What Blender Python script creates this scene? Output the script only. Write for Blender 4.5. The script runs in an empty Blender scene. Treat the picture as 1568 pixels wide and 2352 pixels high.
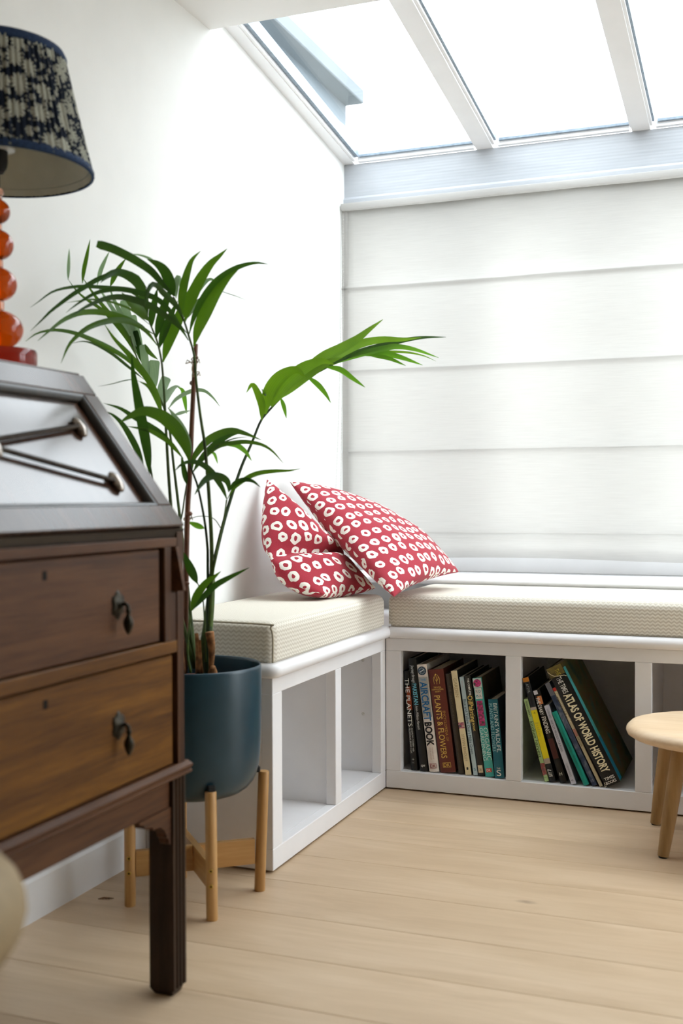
import bpy, bmesh, math, random
from mathutils import Vector, Matrix
random.seed(7)
C = bpy.context.scene.collection
S = bpy.context.scene
R = math.radians
PI = math.pi

# ------------------------------------------------------------------ camera
YAW, PITCH, ROLL, FPX = 0.36768, -0.01246, -0.00349, 2576.8
CAMP = Vector((0.93267, -2.73245, 0.75))
def _basis():
    F = Vector((-math.sin(YAW), math.cos(YAW), 0)); Rt = Vector((math.cos(YAW), math.sin(YAW), 0)); U = Vector((0, 0, 1))
    F, U = F*math.cos(PITCH)+U*math.sin(PITCH), U*math.cos(PITCH)-F*math.sin(PITCH)
    Rt, U = Rt*math.cos(ROLL)+U*math.sin(ROLL), U*math.cos(ROLL)-Rt*math.sin(ROLL)
    return Rt, U, F
RT, UP, FW = _basis()
cd = bpy.data.cameras.new('camera'); cam = bpy.data.objects.new('camera', cd); C.objects.link(cam)
cam.matrix_world = Matrix(((RT.x, UP.x, -FW.x, CAMP.x), (RT.y, UP.y, -FW.y, CAMP.y), (RT.z, UP.z, -FW.z, CAMP.z), (0, 0, 0, 1)))
cd.sensor_fit = 'VERTICAL'; cd.sensor_height = 36; cd.lens = 36*FPX/2352
cd.clip_start = 0.05
cd.dof.use_dof = True; cd.dof.focus_distance = 2.75; cd.dof.aperture_fstop = 3.6
S.camera = cam
def at(px, py, depth):                      # a pixel of the photograph and a distance give a point in the room
    return CAMP + (FW + RT*((px-784)/FPX) + UP*((1176-py)/FPX))*depth

# ------------------------------------------------------------------ light
W = bpy.data.worlds.new('overcast_sky'); S.world = W; W.use_nodes = True
nt = W.node_tree; bg = nt.nodes['Background']
tc = nt.nodes.new('ShaderNodeTexCoord'); sp = nt.nodes.new('ShaderNodeSeparateXYZ'); cr = nt.nodes.new('ShaderNodeValToRGB')
mr = nt.nodes.new('ShaderNodeMapRange'); mr.inputs[1].default_value = -1; mr.inputs[2].default_value = 1
nt.links.new(tc.outputs['Generated'], sp.inputs[0]); nt.links.new(sp.outputs[2], mr.inputs[0]); nt.links.new(mr.outputs[0], cr.inputs[0]); nt.links.new(cr.outputs[0], bg.inputs[0])
e = cr.color_ramp.elements
e[0].position = 0.46; e[0].color = (0.30, 0.30, 0.28, 1); e[1].position = 0.52; e[1].color = (0.95, 0.97, 1.0, 1)
bg.inputs[1].default_value = 2.6
S.view_settings.view_transform = 'Standard'; S.view_settings.look = 'None'; S.view_settings.gamma = 1
S.view_settings.use_curve_mapping = False
S.view_settings.exposure = 1.72
S.cycles.use_denoising = True
S.cycles.max_bounces = 14; S.cycles.diffuse_bounces = 8; S.cycles.transparent_max_bounces = 24; S.cycles.transmission_bounces = 12
S.cycles.sample_clamp_indirect = 8

# ------------------------------------------------------------------ node helpers / materials
class N:
    def __init__(s, name, rough=0.5, spec=0.5, metal=0.0):
        s.m = bpy.data.materials.new(name); s.m.use_nodes = True; s.t = s.m.node_tree
        s.b = s.t.nodes['Principled BSDF']; s.out = s.t.nodes['Material Output']
        s.set(rough=rough, spec=spec, metal=metal)
    def set(s, **k):
        M = dict(rough='Roughness', spec='Specular IOR Level', metal='Metallic', col='Base Color', trans='Transmission Weight', ior='IOR', coat='Coat Weight', coatr='Coat Roughness', sheen='Sheen Weight', alpha='Alpha')
        for a, v in k.items():
            i = s.b.inputs[M[a]]
            if hasattr(v, 'is_output'): s.t.links.new(v, i)
            elif a == 'col' and len(v) == 3: i.default_value = (*v, 1)
            else: i.default_value = v
    def n(s, typ, ins=None, **p):
        x = s.t.nodes.new('ShaderNode'+typ)
        for a, v in p.items(): setattr(x, a, v)
        for a, v in (ins or {}).items():
            i = x.inputs[a]
            if hasattr(v, 'is_output'): s.t.links.new(v, i)
            else: i.default_value = v
        return x
    def math(s, op, a, b=0.0, c=0.0): return s.n('Math', {0: a, 1: b, 2: c}, operation=op).outputs[0]
    def co(s, kind='Object', scale=(1, 1, 1), rot=(0, 0, 0)):
        t = s.n('TexCoord').outputs[kind]
        return s.n('Mapping', {'Vector': t, 'Scale': scale, 'Rotation': rot}).outputs[0]
    def noise(s, vec, scale, detail=3, rough=0.5, dist=0): return s.n('TexNoise', {'Vector': vec, 'Scale': scale, 'Detail': detail, 'Roughness': rough, 'Distortion': dist}).outputs[0]
    def ramp(s, f, *stops):
        r = s.n('ValToRGB', {0: f}); e = r.color_ramp.elements
        while len(e) < len(stops): e.new(0.5)
        for k, (p, c) in enumerate(stops): e[k].position = p; e[k].color = (*c, 1)
        return r.outputs[0]
    def mix(s, f, a, b):
        x = s.n('Mix', data_type='RGBA')
        for i, v in ((0, f), (6, a), (7, b)):
            if hasattr(v, 'is_output'): s.t.links.new(v, x.inputs[i])
            else: x.inputs[i].default_value = v if i == 0 else (*v, 1)
        return x.outputs[2]
    def bump(s, h, strength=0.3, dist=0.002):
        b = s.n('Bump', {'Height': h, 'Strength': strength, 'Distance': dist}); s.t.links.new(b.outputs[0], s.b.inputs['Normal'])
    def rnd(s): return s.n('ObjectInfo').outputs['Random']

def plain(name, col, rough=0.5, spec=0.5, metal=0.0, var=0.06, scale=60, bump=0.0):
    m = N(name, rough, spec, metal); c = m.co()
    f = m.noise(c, scale, 4)
    d = tuple(x*(1-var*2) for x in col); u = tuple(min(1, x*(1+var)) for x in col)
    m.set(col=m.ramp(f, (0.3, d), (0.7, u)))
    if bump: m.bump(f, bump, 0.001)
    return m.m

def wood(name, dark, mid, light, rough, axis='y', scale=1.0, coat=0.0, streak=1.0, spec=0.5):
    m = N(name, rough, spec)
    st = {'x': (0.06, 1, 1), 'y': (1, 0.06, 1), 'z': (1, 1, 0.06)}[axis]
    c = m.co('Object', tuple(v*scale for v in st))
    w = m.noise(c, 28, 5, 0.6, 0.6); fine = m.noise(c, 160, 3, 0.6)
    c2 = m.co('Object', tuple(v*scale*0.35 for v in st)); big = m.noise(c2, 14, 3, 0.5, 0.4)
    f = m.math('ADD', m.math('MULTIPLY', w, 0.45), m.math('ADD', m.math('MULTIPLY', fine, 0.25*streak), m.math('MULTIPLY', big, 0.30)))
    m.set(col=m.ramp(f, (0.36, dark), (0.5, mid), (0.64, light)), coat=coat, coatr=0.12)
    m.bump(fine, 0.12, 0.0006)
    return m.m

MAT = {}
MAT['wall'] = plain('white_wall_paint', (0.82, 0.825, 0.81), 0.75, 0.2, var=0.012, scale=9, bump=0.02)
MAT['ceiling'] = plain('white_ceiling_paint', (0.80, 0.80, 0.79), 0.8, 0.2, var=0.01, scale=6)
MAT['farwall'] = plain('warm_taupe_paint', (0.42, 0.385, 0.33), 0.8, 0.2, var=0.03, scale=6)
MAT['sidewall'] = plain('warm_grey_paint', (0.70, 0.67, 0.61), 0.8, 0.2, var=0.03, scale=6)
MAT['trim'] = plain('white_satin_paint', (0.80, 0.80, 0.81), 0.38, 0.4, var=0.012, scale=14, bump=0.02)
MAT['bench'] = plain('white_bench_paint', (0.80, 0.79, 0.80), 0.42, 0.4, var=0.014, scale=12, bump=0.02)
MAT['gasket'] = plain('blue_grey_glazing_strip', (0.25, 0.31, 0.37), 0.5, 0.4, var=0.12, scale=80)
MAT['render'] = plain('grey_outside_render', (0.165, 0.185, 0.20), 0.9, 0.1, var=0.06, scale=2.5)
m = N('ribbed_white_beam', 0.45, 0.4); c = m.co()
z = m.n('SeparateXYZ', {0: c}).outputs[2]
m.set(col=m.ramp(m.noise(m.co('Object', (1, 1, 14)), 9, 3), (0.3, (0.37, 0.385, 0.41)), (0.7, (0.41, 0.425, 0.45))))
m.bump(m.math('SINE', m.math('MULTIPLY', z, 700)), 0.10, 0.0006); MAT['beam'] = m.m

# oak floor
def oak():
    m = N('pale_oak_plank', 0.42, 0.45); t = m.n('TexCoord').outputs['Object']; rn = m.rnd()
    off = m.n('CombineXYZ', {0: m.math('MULTIPLY', rn, 37.0), 1: m.math('MULTIPLY', rn, 11.0), 2: 0.0}).outputs[0]
    v = m.n('VectorMath', {0: t, 1: off}, operation='ADD').outputs[0]
    a = m.n('Mapping', {'Vector': v, 'Scale': (0.8, 5, 1)}).outputs[0]
    w = m.noise(a, 3.2, 5, 0.62, 0.9); fine = m.noise(m.n('Mapping', {'Vector': v, 'Scale': (1.6, 46, 1)}).outputs[0], 4.0, 4, 0.6)
    f = m.math('ADD', m.math('MULTIPLY', w, 0.68), m.math('MULTIPLY', fine, 0.32))
    col = m.ramp(f, (0.30, (0.475, 0.340, 0.213)), (0.50, (0.565, 0.420, 0.276)), (0.70, (0.645, 0.497, 0.345)))
    tint = m.ramp(rn, (0.0, (0.89, 0.87, 0.85)), (0.5, (0.98, 0.97, 0.955)), (1.0, (1.06, 1.06, 1.05)))
    col = m.n('Mix', {0: 1.0, 6: col, 7: tint}, data_type='RGBA', blend_type='MULTIPLY').outputs[2]
    vo = m.n('TexVoronoi', {'Vector': m.n('Mapping', {'Vector': v, 'Scale': (1.5, 3.4, 0.0)}).outputs[0], 'Scale': 1.0, 'Randomness': 1.0})
    dd = m.math('ADD', vo.outputs['Distance'], m.math('MULTIPLY', m.noise(v, 60, 2), 0.02))
    k = m.ramp(dd, (0.025, (1, 1, 1)), (0.055, (0, 0, 0)))
    col = m.mix(m.math('MULTIPLY', k, 0.75), col, (0.11, 0.07, 0.04))
    m.set(col=col, rough=m.math('ADD', 0.32, m.math('MULTIPLY', fine, 0.2)))
    m.bump(fine, 0.10, 0.0008); return m.m
MAT['oak'] = oak()
MAT['gap'] = plain('dark_joint', (0.26, 0.185, 0.12), 0.9, 0.1)
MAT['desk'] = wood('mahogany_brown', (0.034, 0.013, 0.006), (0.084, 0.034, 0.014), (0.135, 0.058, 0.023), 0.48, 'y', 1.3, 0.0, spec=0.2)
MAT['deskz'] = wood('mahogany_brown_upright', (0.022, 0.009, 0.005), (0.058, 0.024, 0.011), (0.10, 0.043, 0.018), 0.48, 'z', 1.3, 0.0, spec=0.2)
MAT['deskleg_shaded'] = wood('mahogany_leg_shaded', (0.010, 0.005, 0.003), (0.028, 0.013, 0.006), (0.055, 0.025, 0.011), 0.45, 'z', 1.3, 0.0, spec=0.25)  # same mahogany, darkened so the colour carries the shade on the legs
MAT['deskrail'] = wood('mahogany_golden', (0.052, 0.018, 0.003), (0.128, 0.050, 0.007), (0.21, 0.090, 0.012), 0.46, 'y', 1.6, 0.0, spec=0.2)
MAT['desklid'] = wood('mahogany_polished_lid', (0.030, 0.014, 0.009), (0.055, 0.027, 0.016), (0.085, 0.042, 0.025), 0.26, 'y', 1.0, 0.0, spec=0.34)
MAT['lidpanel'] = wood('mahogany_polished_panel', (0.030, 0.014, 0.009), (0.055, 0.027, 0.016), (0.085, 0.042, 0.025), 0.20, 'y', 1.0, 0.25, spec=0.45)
MAT['deskshade'] = wood('mahogany_recess_shade', (0.006, 0.004, 0.003), (0.012, 0.008, 0.005), (0.03, 0.016, 0.008), 0.4, 'y', 1.5, 0.1)  # near-black mahogany: shade of lid recess and cove put into the colour
MAT['slot'] = plain('black_recess', (0.008, 0.006, 0.004), 0.8, 0.2)
MAT['bossmetal'] = plain('worn_boss_metal', (0.42, 0.37, 0.33), 0.18, 0.5, 0.9, var=0.2, scale=60)
MAT['bronze'] = plain('dark_bronze', (0.030, 0.024, 0.014), 0.40, 0.5, 0.7, var=0.3, scale=140, bump=0.3)
MAT['steel'] = plain('dark_lid_metal', (0.10, 0.085, 0.075), 0.22, 0.5, 0.75, var=0.2, scale=90)
MAT['brass'] = plain('brass_screw', (0.55, 0.36, 0.10), 0.3, 0.5, 1.0)
MAT['rodc'] = plain('copper_rod', (0.60, 0.28, 0.12), 0.3, 0.5, 0.9)
MAT['bamboo'] = wood('honey_bamboo', (0.36, 0.185, 0.055), (0.46, 0.25, 0.085), (0.56, 0.33, 0.13), 0.42, 'z', 1.0)
MAT['bamboob'] = wood('honey_bamboo_bar', (0.36, 0.185, 0.055), (0.46, 0.25, 0.085), (0.56, 0.33, 0.13), 0.42, 'x', 1.0)
MAT['beech'] = wood('pale_beech_top', (0.60, 0.42, 0.25), (0.68, 0.50, 0.32), (0.74, 0.57, 0.39), 0.4, 'x', 1.0, streak=1.5)
MAT['oakleg'] = wood('oak_table_leg', (0.24, 0.13, 0.045), (0.33, 0.19, 0.07), (0.40, 0.24, 0.10), 0.5, 'z', 1.0)
MAT['pot'] = plain('teal_glaze', (0.009, 0.040, 0.062), 0.32, 0.5, var=0.05, scale=20)
MAT['terracotta'] = plain('brown_nursery_pot', (0.16, 0.055, 0.03), 0.6, 0.3)
MAT['soil'] = plain('dark_soil', (0.03, 0.02, 0.013), 0.95, 0.1, var=0.5, scale=120, bump=0.8)
MAT['rubber'] = plain('black_rubber', (0.012, 0.012, 0.012), 0.7, 0.3)
MAT['cane'] = plain('brown_cane', (0.16, 0.062, 0.032), 0.4, 0.4, var=0.25, scale=30)
MAT['husk'] = plain('dried_husk', (0.30, 0.14, 0.055), 0.8, 0.2, var=0.4, scale=60, bump=0.4)
MAT['twine'] = plain('jute_twine', (0.38, 0.28, 0.17), 0.9, 0.1, var=0.3, scale=200)
MAT['stem'] = plain('green_stem', (0.058, 0.098, 0.016), 0.55, 0.3, var=0.25, scale=40)
MAT['stemdark'] = plain('dark_green_stem', (0.024, 0.046, 0.014), 0.55, 0.3, var=0.25, scale=40)
MAT['tan'] = plain('tan_leatherette', (0.36, 0.27, 0.155), 0.6, 0.3, var=0.08, scale=30, bump=0.1)
MAT['paper'] = plain('book_pages', (0.62, 0.56, 0.44), 0.9, 0.1, var=0.12, scale=200)
MAT['cord'] = plain('white_plastic_cord', (0.62, 0.61, 0.58), 0.5, 0.4)

def leaf(name, a, b, tr):
    m = N(name, 0.36, 0.5); u = m.n('TexCoord').outputs['UV']
    x = m.n('SeparateXYZ', {0: u}).outputs[0]
    st = m.math('SINE', m.math('MULTIPLY', x, 44.0)); big = m.noise(m.co('Object'), 14, 3)
    f = m.math('ADD', m.math('MULTIPLY', st, 0.10), big)
    col = m.ramp(f, (0.3, a), (0.7, b)); m.set(col=col); m.bump(st, 0.10, 0.0004)
    tl = m.n('BsdfTranslucent', {'Color': m.ramp(f, (0.3, tr), (0.7, tuple(v*1.25 for v in tr)))})
    mx = m.n('MixShader', {0: 0.42, 1: m.b.outputs[0], 2: tl.outputs[0]})
    m.t.links.new(mx.outputs[0], m.out.inputs[0]); return m.m
MAT['leaf'] = leaf('palm_leaf_green', (0.018, 0.056, 0.008), (0.034, 0.088, 0.011), (0.085, 0.19, 0.007))
MAT['leafdark'] = leaf('palm_leaf_dark', (0.010, 0.034, 0.008), (0.020, 0.058, 0.011), (0.035, 0.095, 0.006))
MAT['leafmid'] = leaf('palm_leaf_yellow_green', (0.055, 0.125, 0.012), (0.085, 0.180, 0.018), (0.19, 0.38, 0.012))
MAT['leafpale'] = leaf('palm_leaf_pale_gloss', (0.15, 0.24, 0.15), (0.38, 0.48, 0.37), (0.20, 0.32, 0.14))  # pale leaf, with its whitish gloss painted into the colour
MAT['leaflime'] = leaf('palm_leaf_lime', (0.055, 0.16, 0.014), (0.085, 0.22, 0.02), (0.16, 0.40, 0.02))

def woven():
    m = N('zigzag_woven_beige', 0.85, 0.15); u = m.n('TexCoord').outputs['UV']; s = m.n('SeparateXYZ', {0: u})
    x, y = s.outputs[0], s.outputs[1]
    tri = m.math('PINGPONG', m.math('MULTIPLY', x, 165.0), 1.0)
    f = m.math('FRACT', m.math('ADD', m.math('MULTIPLY', y, 118.0), m.math('MULTIPLY', tri, 0.50)))
    h = m.math('PINGPONG', f, 0.5)
    col = m.ramp(h, (0.08, (0.57, 0.525, 0.44)), (0.26, (0.67, 0.63, 0.545)), (0.46, (0.75, 0.715, 0.635)))
    m.set(col=col); m.bump(h, 0.35, 0.002); return m.m
MAT['woven'] = woven()
MAT['welt'] = plain('beige_welt', (0.46, 0.41, 0.31), 0.85, 0.1)

def donuts():
    m = N('red_cotton_white_rings', 0.85, 0.15); u = m.n('TexCoord').outputs['UV']
    wob = m.n('TexNoise', {'Vector': u, 'Scale': 26.0, 'Detail': 1.0}).outputs[1]
    w = m.n('VectorMath', {0: m.n('VectorMath', {0: wob, 1: (0.5, 0.5, 0.5)}, operation='SUBTRACT').outputs[0], 1: (0.022, 0.022, 0)}, operation='MULTIPLY').outputs[0]
    v = m.n('VectorMath', {0: u, 1: w}, operation='ADD').outputs[0]
    vo = m.n('TexVoronoi', {'Vector': v, 'Scale': 10.5, 'Randomness': 0.26}, voronoi_dimensions='2D')
    d = vo.outputs['Distance']
    jig = m.n('SeparateColor', {0: vo.outputs['Color']}).outputs[0]
    ring = m.math('MULTIPLY', m.math('LESS_THAN', d, m.math('ADD', 0.315, m.math('MULTIPLY', jig, 0.07))), m.math('GREATER_THAN', d, m.math('ADD', 0.10, m.math('MULTIPLY', jig, 0.05))))
    th = m.noise(m.n('Mapping', {'Vector': u, 'Scale': (1, 1, 1)}).outputs[0], 220, 2)
    red = m.ramp(th, (0.3, (0.31, 0.022, 0.038)), (0.7, (0.40, 0.035, 0.055)))
    m.set(col=m.mix(ring, red, (0.80, 0.76, 0.69)), sheen=0.15)
    m.bump(th, 0.2, 0.0008); return m.m
MAT['donuts'] = donuts()

def blind():
    m = N('cream_blind_cloth', 0.85, 0.1); th = m.noise(m.co('Object', (1, 1, 30)), 12, 3)
    c = m.ramp(th, (0.3, (0.635, 0.622, 0.602)), (0.7, (0.68, 0.667, 0.647))); m.set(col=c)
    tl = m.n('BsdfTranslucent', {'Color': c}); mx = m.n('MixShader', {0: 0.64, 1: m.b.outputs[0], 2: tl.outputs[0]})
    m.t.links.new(mx.outputs[0], m.out.inputs[0]); m.bump(th, 0.1, 0.001); return m.m
MAT['blind'] = blind()

def pane(name, tint, refl=0.08):
    m = N(name); tr = m.n('BsdfTransparent', {0: (*tint, 1)}); g = m.n('BsdfGlossy', {'Roughness': 0.02})
    fr = m.math('ADD', 0.03, m.math('MULTIPLY', m.math('POWER', m.n('LayerWeight', {0: 0.5}).outputs['Facing'], 5.0), 0.6)); mx = m.n('MixShader', {0: fr, 1: tr.outputs[0], 2: g.outputs[0]})
    m.t.links.new(mx.outputs[0], m.out.inputs[0]); return m.m
MAT['pane'] = pane('window_glass', (0.93, 0.96, 0.97))
def amber(name, col):
    m = N(name, 0.02, 0.5); m.set(col=col, trans=1.0, ior=1.42); return m.m
MAT['amber'] = amber('amber_glass', (0.50, 0.060, 0.001))
MAT['redglass'] = amber('red_amber_glass', (0.27, 0.012, 0.005))
MAT['pinkglass'] = amber('pale_copper_glass', (0.95, 0.50, 0.36))

def floral():
    m = N('navy_floral_cotton', 0.8, 0.15); u = m.n('TexCoord').outputs['UV']
    def flowers(scale, petals, r, off):
        v = m.n('Mapping', {'Vector': u, 'Location': (off, off*0.7, 0)}).outputs[0]
        vo = m.n('TexVoronoi', {'Vector': v, 'Scale': scale, 'Randomness': 0.85}, voronoi_dimensions='2D')
        dl = m.n('VectorMath', {0: v, 1: vo.outputs['Position']}, operation='SUBTRACT').outputs[0]
        s = m.n('SeparateXYZ', {0: dl}); an = m.math('ARCTAN2', s.outputs[1], s.outputs[0])
        jig = m.n('SeparateColor', {0: vo.outputs['Color']}).outputs[1]
        wave = m.math('ABSOLUTE', m.math('SINE', m.math('ADD', m.math('MULTIPLY', an, petals/2), m.math('MULTIPLY', jig, 6.0))))
        rad = m.math('MULTIPLY', m.math('ADD', 0.55, m.math('MULTIPLY', wave, 0.45)), m.math('ADD', r*0.75, m.math('MULTIPLY', jig, r*0.4)))
        body = m.math('LESS_THAN', vo.outputs['Distance'], rad)
        line = m.math('MULTIPLY', m.math('LESS_THAN', wave, 0.22), m.math('GREATER_THAN', vo.outputs['Distance'], r*0.22))
        return m.math('MULTIPLY', body, m.math('SUBTRACT', 1.0, m.math('MULTIPLY', line, 0.65)))
    a = flowers(26, 12, 0.40, 0.0); b = flowers(50, 6, 0.28, 3.3); d = flowers(85, 3, 0.20, 7.1)
    f = m.math('MAXIMUM', a, m.math('MAXIMUM', m.math('MULTIPLY', b, 0.85), m.math('MULTIPLY', d, 0.7)))
    m.set(col=m.mix(f, (0.008, 0.013, 0.026), (0.40, 0.41, 0.35))); return m.m
MAT['floral'] = floral()
MAT['navy'] = plain('navy_trim_cloth', (0.022, 0.045, 0.105), 0.8, 0.2, var=0.15, scale=200)
MAT['lining'] = plain('cream_shade_lining', (0.50, 0.48, 0.39), 0.8, 0.1, var=0.08, scale=14)
MAT['bulb'] = plain('frosted_ring', (0.55, 0.57, 0.55), 0.2, 0.5)

# ------------------------------------------------------------------ mesh helpers
def uvbox(bm):
    uv = bm.loops.layers.uv.verify(); bm.normal_update()
    for f in bm.faces:
        n = f.normal; ax = max(range(3), key=lambda k: abs(n[k]))
        for l in f.loops:
            p = l.vert.co
            l[uv].uv = (p.y, p.z) if ax == 0 else (p.x, p.z) if ax == 1 else (p.x, p.y)
def obj(name, bm, mat, parent=None, smooth=False, box=True):
    if box and not bm.loops.layers.uv: uvbox(bm)
    me = bpy.data.meshes.new(name); bm.to_mesh(me); bm.free()
    for k in (mat if isinstance(mat, (list, tuple)) else [mat]): me.materials.append(MAT[k] if isinstance(k, str) else k)
    if smooth is True:
        for p in me.polygons: p.use_smooth = True
    elif smooth:
        me.polygons.foreach_set('use_smooth', [True]*len(me.polygons)); me.set_sharp_from_angle(angle=R(smooth))
    o = bpy.data.objects.new(name, me); C.objects.link(o)
    if parent: o.parent = parent
    return o
def thing(name, label, cat, loc=(0, 0, 0), group=None):
    o = bpy.data.objects.new(name, None); C.objects.link(o); o.location = loc; o.empty_display_size = 0.05
    o['label'] = label; o['category'] = cat
    if group: o['group'] = group
    return o
def tag(o, label, cat, group=None):
    o['label'] = label; o['category'] = cat
    if group: o['group'] = group
    return o
def struct(o, label=None, cat=None):
    o['kind'] = 'structure'
    if label: o['label'] = label; o['category'] = cat
    return o
def box(bm, x0, x1, y0, y1, z0, z1, bev=0.0, seg=1):
    r = bmesh.ops.create_cube(bm, size=1)
    for v in r['verts']: v.co = Vector(((x0+x1)/2+v.co.x*(x1-x0), (y0+y1)/2+v.co.y*(y1-y0), (z0+z1)/2+v.co.z*(z1-z0)))
    if bev: bmesh.ops.bevel(bm, geom=list({e for v in r['verts'] for e in v.link_edges}), offset=bev, segments=seg, affect='EDGES', profile=0.5)
    return bm
def B(*a, **k): return box(bmesh.new(), *a, **k)
def prism(bm, pts, axis, a, b):
    """polygon pts (2D, in the two other axes) extruded along axis from a to b"""
    def mk(p, t): return Vector((t, p[0], p[1])) if axis == 'x' else Vector((p[0], t, p[1])) if axis == 'y' else Vector((p[0], p[1], t))
    A = [bm.verts.new(mk(p, a)) for p in pts]; Q = [bm.verts.new(mk(p, b)) for p in pts]; n = len(pts)
    bm.faces.new(A); bm.faces.new(Q[::-1])
    for i in range(n): bm.faces.new((A[i], Q[i], Q[(i+1) % n], A[(i+1) % n]))
    bmesh.ops.recalc_face_normals(bm, faces=bm.faces[:]); return bm
def lathe(bm, prof, seg=48, c=(0, 0, 0), capb=False, capt=False):
    rings = []
    uv = bm.loops.layers.uv.verify()
    for r, z in prof:
        rings.append([bm.verts.new((c[0]+r*math.cos(2*PI*k/seg), c[1]+r*math.sin(2*PI*k/seg), c[2]+z)) for k in range(seg)] if r > 1e-6 else [bm.verts.new((c[0], c[1], c[2]+z))])
    for i in range(len(rings)-1):
        a, b = rings[i], rings[i+1]
        for k in range(seg):
            k2 = (k+1) % seg
            vs = (a[0], b[k], b[k2]) if len(a) == 1 and len(b) > 1 else (a[k], a[k2], b[0]) if len(b) == 1 and len(a) > 1 else (a[k], a[k2], b[k2], b[k]) if len(a) > 1 else None
            if vs:
                f = bm.faces.new(vs)
    if capb and len(rings[0]) > 1: bm.faces.new(rings[0][::-1])
    if capt and len(rings[-1]) > 1: bm.faces.new(rings[-1])
    bmesh.ops.recalc_face_normals(bm, faces=bm.faces[:]); return bm
def tube(bm, pts, rad, seg=10, cap=True):
    pts = [Vector(p) for p in pts]; n = len(pts); rings = []
    t0 = (pts[1]-pts[0]).normalized(); up = Vector((0, 0, 1)) if abs(t0.z) < 0.9 else Vector((1, 0, 0)); nx = t0.cross(up).normalized()
    for i in range(n):
        t = (pts[min(i+1, n-1)]-pts[max(i-1, 0)]).normalized(); nx = (nx-t*nx.dot(t)).normalized(); ny = t.cross(nx)
        r = rad[i] if isinstance(rad, (list, tuple)) else rad(i/(n-1)) if callable(rad) else rad
        rings.append([bm.verts.new(pts[i]+nx*(r*math.cos(2*PI*k/seg))+ny*(r*math.sin(2*PI*k/seg))) for k in range(seg)])
    for i in range(n-1):
        for k in range(seg): bm.faces.new((rings[i][k], rings[i][(k+1) % seg], rings[i+1][(k+1) % seg], rings[i+1][k]))
    if cap: bm.faces.new(rings[0][::-1]); bm.faces.new(rings[-1])
    bmesh.ops.recalc_face_normals(bm, faces=bm.faces[:]); return bm
def spline(P, n):
    P = [Vector(p) for p in P]
    if len(P) == 2: return [P[0].lerp(P[1], k/(n-1)) for k in range(n)]
    Q = [P[0]*2-P[1]]+P+[P[-1]*2-P[-2]]; L = [0]
    for i in range(len(P)-1): L.append(L[-1]+(P[i+1]-P[i]).length)
    out = []
    for k in range(n):
        d = L[-1]*k/(n-1); i = 0
        while i < len(P)-2 and d > L[i+1]: i += 1
        t = (d-L[i])/max(1e-9, L[i+1]-L[i]); a, b, c, e = Q[i:i+4]
        out.append(0.5*((2*b)+(c-a)*t+(2*a-5*b+4*c-e)*t*t+(3*b-a-3*c+e)*t**3))
    return out
_txt = {}
def text_mesh(s, size, bold=0.0, shear=0.0, squash=1.0):
    k = (s, round(size, 5), bold, shear, squash)
    if k not in _txt:
        cu = bpy.data.curves.new('lettering', 'FONT'); cu.body = s; cu.size = size; cu.offset = bold*size; cu.shear = shear; cu.resolution_u = 3; cu.align_x = 'LEFT'
        o = bpy.data.objects.new('lettering', cu); C.objects.link(o); bpy.context.view_layer.update()
        me = bpy.data.meshes.new_from_object(o.evaluated_get(bpy.context.evaluated_depsgraph_get()))
        bpy.data.objects.remove(o); bpy.data.curves.remove(cu); _txt[k] = me
    return _txt[k]

# ================================================================== SETTING
WX, WY = -0.305, 0.506                       # left wall plane, back wall plane
XR, YN = 2.45, -6.2                          # right wall, wall behind the viewer
fl = struct(obj('floor', B(WX-0.1, XR+0.1, YN-0.1, WY+0.2, -0.08, -0.012), 'gap'), 'pale oak plank floor of the room', 'floor')
edges = [0.44, 0.27, 0.10, -0.11, -0.279, -0.42, -0.57, -0.73, -0.895]
while edges[-1] > YN: edges.append(edges[-1]-0.1657)
rows = [(WY+0.02, 0.44)]+list(zip(edges[:-1], edges[1:]))
for i, (ya, yb) in enumerate(rows):
    x = WX-0.02-(0.15+random.random()*0.5 if yb > -1.6 else random.random()*1.2)
    while x < XR:
        L = 2.3+random.random()*0.3; a, b = max(x, WX-0.03), min(x+L, XR)
        if b-a > 0.02: obj('plank', B(a+0.0004, b-0.0004, yb+0.0003, ya-0.0003, -0.016, 0.0, bev=0.0007), 'oak', fl)
        x += L
struct(obj('wall_left', B(WX-0.14, WX, YN, WY+0.16, 0, 1.9), 'wall'), 'plain white wall on the left behind the palm', 'wall')
wr = bmesh.new(); GY0, GY1, GZ = -0.72, 0.46, 1.74
box(wr, XR, XR+0.12, YN, GY0, 0, 2.2); box(wr, XR, XR+0.12, GY1, WY+0.16, 0, 1.75); box(wr, XR, XR+0.12, GY0, GY1, GZ, 1.78); box(wr, XR, XR+0.12, GY0, GY1, -0.01, 0.02)
struct(obj('wall_right', wr, 'sidewall'), 'plain warm white wall with glazed doors closing the room on the right', 'wall')
gd = struct(thing('door_1', 'white framed glazed garden doors in the right wall', 'door', (XR+0.06, (GY0+GY1)/2, 0.02)))
gy = [GY0, GY0+(GY1-GY0)/2, GY1]
for k in range(2):
    a0, a1 = gy[k]-gd.location.y+0.003, gy[k+1]-gd.location.y-0.003
    for q in ((a0, a0+0.07, 0, GZ-0.022), (a1-0.07, a1, 0, GZ-0.022), (a0+0.0702, a1-0.0702, 0, 0.10), (a0+0.0702, a1-0.0702, GZ-0.10, GZ-0.022)): obj('door_frame', B(-0.025, 0.025, *q, bev=0.002), 'trim', gd)
    obj('pane', B(-0.003, 0.003, a0+0.0702, a1-0.0702, 0.1002, GZ-0.1002), 'pane', gd)
struct(obj('wall_front', B(WX-0.14, XR+0.12, YN-0.12, YN, 0, 2.2), 'farwall'), 'warm taupe wall behind the viewer', 'wall')
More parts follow.
